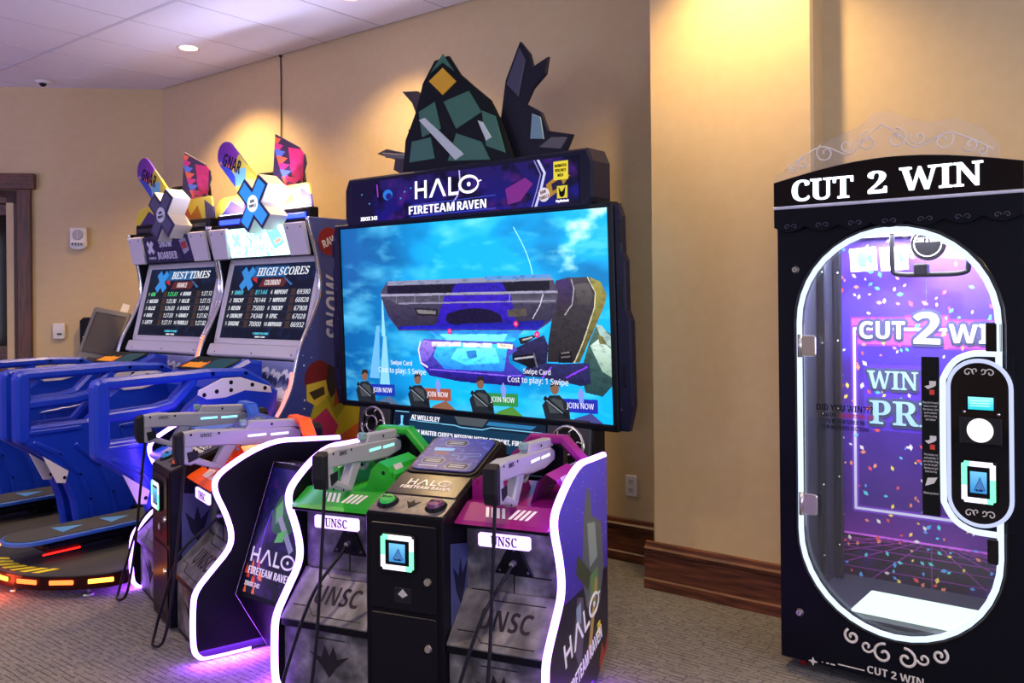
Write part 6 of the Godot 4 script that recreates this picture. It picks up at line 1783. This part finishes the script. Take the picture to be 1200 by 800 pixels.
	for y in [1.225, 0.728]:
		for s in [-1.0, 1.0]:
			part(cp, "scroll_ornament", tube(curl(Vector2(0.73 + 0.035 * s, y), 0.016, 180.0 if s > 0 else 0.0, -1.1 * s, 0.023), 0.0022, 6), mat(Color8(206, 200, 190), 0.5))
			part(cp, "scroll_ornament", tube(curl(Vector2(0.73 + 0.012 * s, y + 0.006), 0.012, 250.0, 0.9 * s, 0.023), 0.0020, 6), mat(Color8(206, 200, 190), 0.5))
	for q in [[0.775, 1.345, 0.05, 0.11], [0.772, 0.60, 0.045, 0.09]]:
		part(t, "latch_box", box(Vector3(q[2], q[3], 0.04), 0.004), gloss, Vector3(q[0], q[1], -0.005))
	# instruction strip on the glass
	var strip := part(t, "instruction_strip", prism_mesh(rect(0.534, 0.693, 0.594, 1.273), -0.014, -0.011), mat(Color8(16, 18, 16), 0.5))
	var pr := mat(Color8(214, 212, 206), 0.6)
	for q in [["Press the forward\nbutton to move\nthe scissors. Line\nup the scissors\nwith the string\nand release", 1.075], ["The scissors cut\nautomatically. If\nyou cut the string\nyou win the gift.\nRemove the gift\nfrom the tray", 0.885]]:
		text(strip, "lettering", q[0], 0.0075, pr, Vector3(0.564, q[1], -0.0105), Vector3.ZERO, 0.052, mono, 0.0005)
	text(strip, "lettering", "Blade position", 0.008, pr, Vector3(0.564, 0.775, -0.0105), Vector3.ZERO, 0.05, mono, 0.0005)
	for y in [1.165, 0.965]:
		part(strip, "pictogram", prism_mesh(PackedVector2Array([Vector2(0.544, y), Vector2(0.561, y + 0.005), Vector2(0.561, y + 0.02), Vector2(0.583, y + 0.02), Vector2(0.583, y + 0.005), Vector2(0.574, y - 0.002), Vector2(0.556, y - 0.01)]), -0.011, -0.0105), pr)
		part(strip, "pictogram", prism_mesh(PackedVector2Array([Vector2(0.561, y - 0.012), Vector2(0.578, y - 0.012), Vector2(0.578, y - 0.03), Vector2(0.561, y - 0.03)]), -0.011, -0.0105), mat(Color8(206, 60, 50), 0.6))
	part(strip, "pictogram", prism_mesh(PackedVector2Array([Vector2(0.544, 0.80), Vector2(0.574, 0.812), Vector2(0.586, 0.835), Vector2(0.568, 0.832), Vector2(0.552, 0.83)]), -0.011, -0.0105), pr)
	# window lettering
	var ink := mat(Color8(14, 12, 14), 0.6)
	text(t, "lettering", "DID YOU WIN???", 0.024, ink, Vector3(0.252, 1.062, -0.0155), Vector3.ZERO, 0.215, sans, 0.0006)
	text(t, "lettering", "TAG US", 0.015, ink, Vector3(0.190, 1.034, -0.0155), Vector3.ZERO, 0.06, sans, 0.0006)
	text(t, "lettering", "@SUMMITARCADE", 0.015, mat(Color8(170, 24, 36), 0.6), Vector3(0.300, 1.034, -0.0155), Vector3.ZERO, 0.13, sans, 0.0006)
	text(t, "lettering", "TO BE FEATURED IN", 0.015, ink, Vector3(0.255, 1.010, -0.0155), Vector3.ZERO, 0.15, sans, 0.0006)
	text(t, "lettering", "OUR WINNERS SECTION!", 0.015, ink, Vector3(0.255, 0.986, -0.0155), Vector3.ZERO, 0.18, sans, 0.0006)
	# scalloped valance
	var val := PackedVector2Array([Vector2(W + 0.004, 1.848), Vector2(-0.006, 1.848)])
	for k in 7:
		for j in 9:
			var f := float(j) / 8.0
			val.append(Vector2(-0.006 + (W + 0.01) * (k + f) / 7.0, 1.775 - 0.022 * sin(PI * f)))
	var va := part(t, "valance", prism_mesh(val, -0.01, 0.022, 0.002), black)
	for k in 7:
		var x := (W + 0.0) * (k + 0.5) / 7.0
		for s in [-1.0, 1.0]:
			part(va, "scroll_ornament", tube(curl(Vector2(x + 0.016 * s, 1.775), 0.012, 180.0 if s > 0 else 0.0, -1.0 * s, 0.0225), 0.0016, 5), mat(Color8(70, 72, 84), 0.35))
	# sign box with lit slab-serif letters
	var top := PackedVector2Array([Vector2(W + 0.004, 1.85), Vector2(W + 0.004, 1.952)])
	for k in range(11, -1, -1):
		var f := k / 11.0
		top.append(Vector2(-0.006 + (W + 0.01) * f, 1.955 + 0.06 * sin(PI * f)))
	top.append(Vector2(-0.006, 1.85))
	var sg := part(t, "sign_box", prism_mesh(top, -0.45, 0.024, 0.003), gloss)
	part(sg, "sign_sill", box(Vector3(W + 0.012, 0.012, 0.03), 0.003), mat(Color8(206, 204, 216), 0.35), Vector3(W / 2, 1.852, 0.018))
	var lit := glow(Color(0.90, 0.94, 1.0), 3.2)
	text(sg, "lit_sign_letters", "CUT", 0.084, lit, Vector3(0.186, 1.914, 0.028), Vector3.ZERO, 0.235, serif, 0.012)
	text(sg, "lit_sign_letters", "2", 0.084, lit, Vector3(0.396, 1.922, 0.028), Vector3.ZERO, 0.066, serif, 0.012)
	text(sg, "lit_sign_letters", "WIN", 0.086, lit, Vector3(0.614, 1.924, 0.028), Vector3.ZERO, 0.275, serif, 0.012)
	# clear acrylic crest with frosted scrolls
	var crest := PackedVector2Array()
	for q in [[0.80, 1.97], [0.80, 2.0], [0.74, 2.07], [0.66, 2.11], [0.58, 2.105], [0.50, 2.13], [0.44, 2.165], [0.38, 2.165], [0.33, 2.12], [0.26, 2.10], [0.18, 2.07], [0.10, 2.03], [0.06, 1.985], [0.0, 1.965], [0.0, 1.94], [0.80, 1.94]]:
		crest.append(Vector2(q[0], q[1]))
	var ac := StandardMaterial3D.new()
	ac.albedo_color = Color(0.97, 0.98, 1.0, 0.06)
	ac.transparency = BaseMaterial3D.TRANSPARENCY_ALPHA
	ac.roughness = 0.03
	var cs := part(t, "crest", prism_mesh(crest, 0.010, 0.016), ac, Vector3(0, 0.02, -0.002))
	cs.set_meta("label", "clear acrylic crest with frosted scrolls")
	var frost := mat(Color8(226, 218, 210), 0.7)
	for s in [-1.0, 1.0]:
		for q in [[0.05, 2.06, 0.040, 90.0, -1.3], [0.13, 2.055, 0.030, 150.0, 1.2], [0.21, 2.035, 0.038, 60.0, -1.25], [0.30, 2.01, 0.026, 200.0, 1.3], [0.335, 1.985, 0.018, 40.0, -1.1]]:
			part(cs, "scroll_ornament", tube(curl(Vector2(0.41 + q[0] * s, q[1]), q[2], q[3] if s > 0 else 180.0 - q[3], q[4] * s, 0.0165), 0.0028, 5), frost)
		part(cs, "scroll_ornament", tube(spline3(PackedVector3Array([Vector3(0.41, 2.12, 0.0165), Vector3(0.41 + 0.06 * s, 2.075, 0.0165), Vector3(0.41 + 0.12 * s, 2.02, 0.0165), Vector3(0.41 + 0.22 * s, 2.06, 0.0165), Vector3(0.41 + 0.30 * s, 2.03, 0.0165), Vector3(0.41 + 0.37 * s, 1.985, 0.0165)]), 6), 0.0028, 5), frost)
	# scrolls and words at the foot
	var bone := mat(Color8(214, 206, 196), 0.6)
	for s in [-1.0, 1.0]:
		for q in [[0.04, 0.150, 0.040, 100.0, -1.2, 0.0055], [0.10, 0.165, 0.024, 200.0, 1.1, 0.0045], [0.155, 0.190, 0.030, 60.0, -1.3, 0.0055]]:
			part(t, "scroll_ornament", tube(curl(Vector2(0.435 + q[0] * s, q[1]), q[2], q[3] if s > 0 else 180.0 - q[3], q[4] * s, 0.001), q[5], 6), bone)
	part(t, "star_ornament", prism_mesh(PackedVector2Array([Vector2(0.128, 0.074), Vector2(0.133, 0.062), Vector2(0.147, 0.057), Vector2(0.133, 0.052), Vector2(0.128, 0.040), Vector2(0.123, 0.052), Vector2(0.109, 0.057), Vector2(0.123, 0.062)]), 0.0, 0.002), bone)
	part(t, "rule_ornament", box(Vector3(0.10, 0.004, 0.002), 0.0), bone, Vector3(0.275, 0.070, 0.001))
	for k in 3:
		part(t, "rule_ornament", box(Vector3(0.006 + 0.006 * k, 0.004 + 0.001 * k, 0.002), 0.001), bone, Vector3(0.165 + 0.02 * k, 0.063, 0.001))
	text(t, "lettering", "CUT 2 WIN", 0.028, bone, Vector3(0.435, 0.078, 0.0), Vector3.ZERO, 0.20, sans, 0.002)

# ------------------------- added game outside the frame, put in for its violet light
func build_added_cabinet() -> void:
	var black := mat(Color8(16, 16, 24), 0.4)
	for k in 1:
		var t := thing("added_upright_game", "unseen black upright game added to tint the ceiling violet", "arcade game", Vector3(-9.9, 0, 1.0), 90.0)
		for s in [-1.0, 1.0]:
			part(t, "side_panel", side_mesh(PackedVector2Array([Vector2(0.35, 0.0), Vector2(0.40, 0.9), Vector2(0.15, 1.2), Vector2(0.05, 1.8), Vector2(0.2, 2.1), Vector2(-0.4, 2.1), Vector2(-0.4, 0.0)]), 0.03, 0.004), black, Vector3(0.45 * s - 0.015, 0, 0))
		part(t, "body", box(Vector3(0.86, 2.05, 0.4), 0.006), black, Vector3(0, 1.04, -0.2))
		part(t, "control_deck", box(Vector3(0.86, 0.08, 0.4), 0.01), black, Vector3(0, 0.95, 0.15), Vector3(12, 0, 0))
		part(t, "screen", box(Vector3(0.8, 0.6, 0.01), 0.002), glow(Color(0.58, 0.42, 1.0), 3.0), Vector3(0, 1.5, 0.06), Vector3(-8, 0, 0))
		part(t, "marquee_sign", box(Vector3(0.84, 0.22, 0.02), 0.004), glow(Color(0.62, 0.45, 1.0), 4.0), Vector3(0, 1.95, 0.10))
		var l := AreaLight3D.new()  # added lamp aimed up at the ceiling, stands in for unseen violet sources
		l.name = "added_violet_glow"
		l.area_size = Vector2(0.8, 0.8)
		l.area_normalize_energy = true
		l.light_color = Color(0.58, 0.42, 1.0)
		l.light_energy = 15.0
		l.area_range = 25.0
		l.shadow_enabled = true
		l.position = Vector3(0, 1.7, 0.25)
		l.rotation_degrees = Vector3(68, 180, 0)
		t.add_child(l)
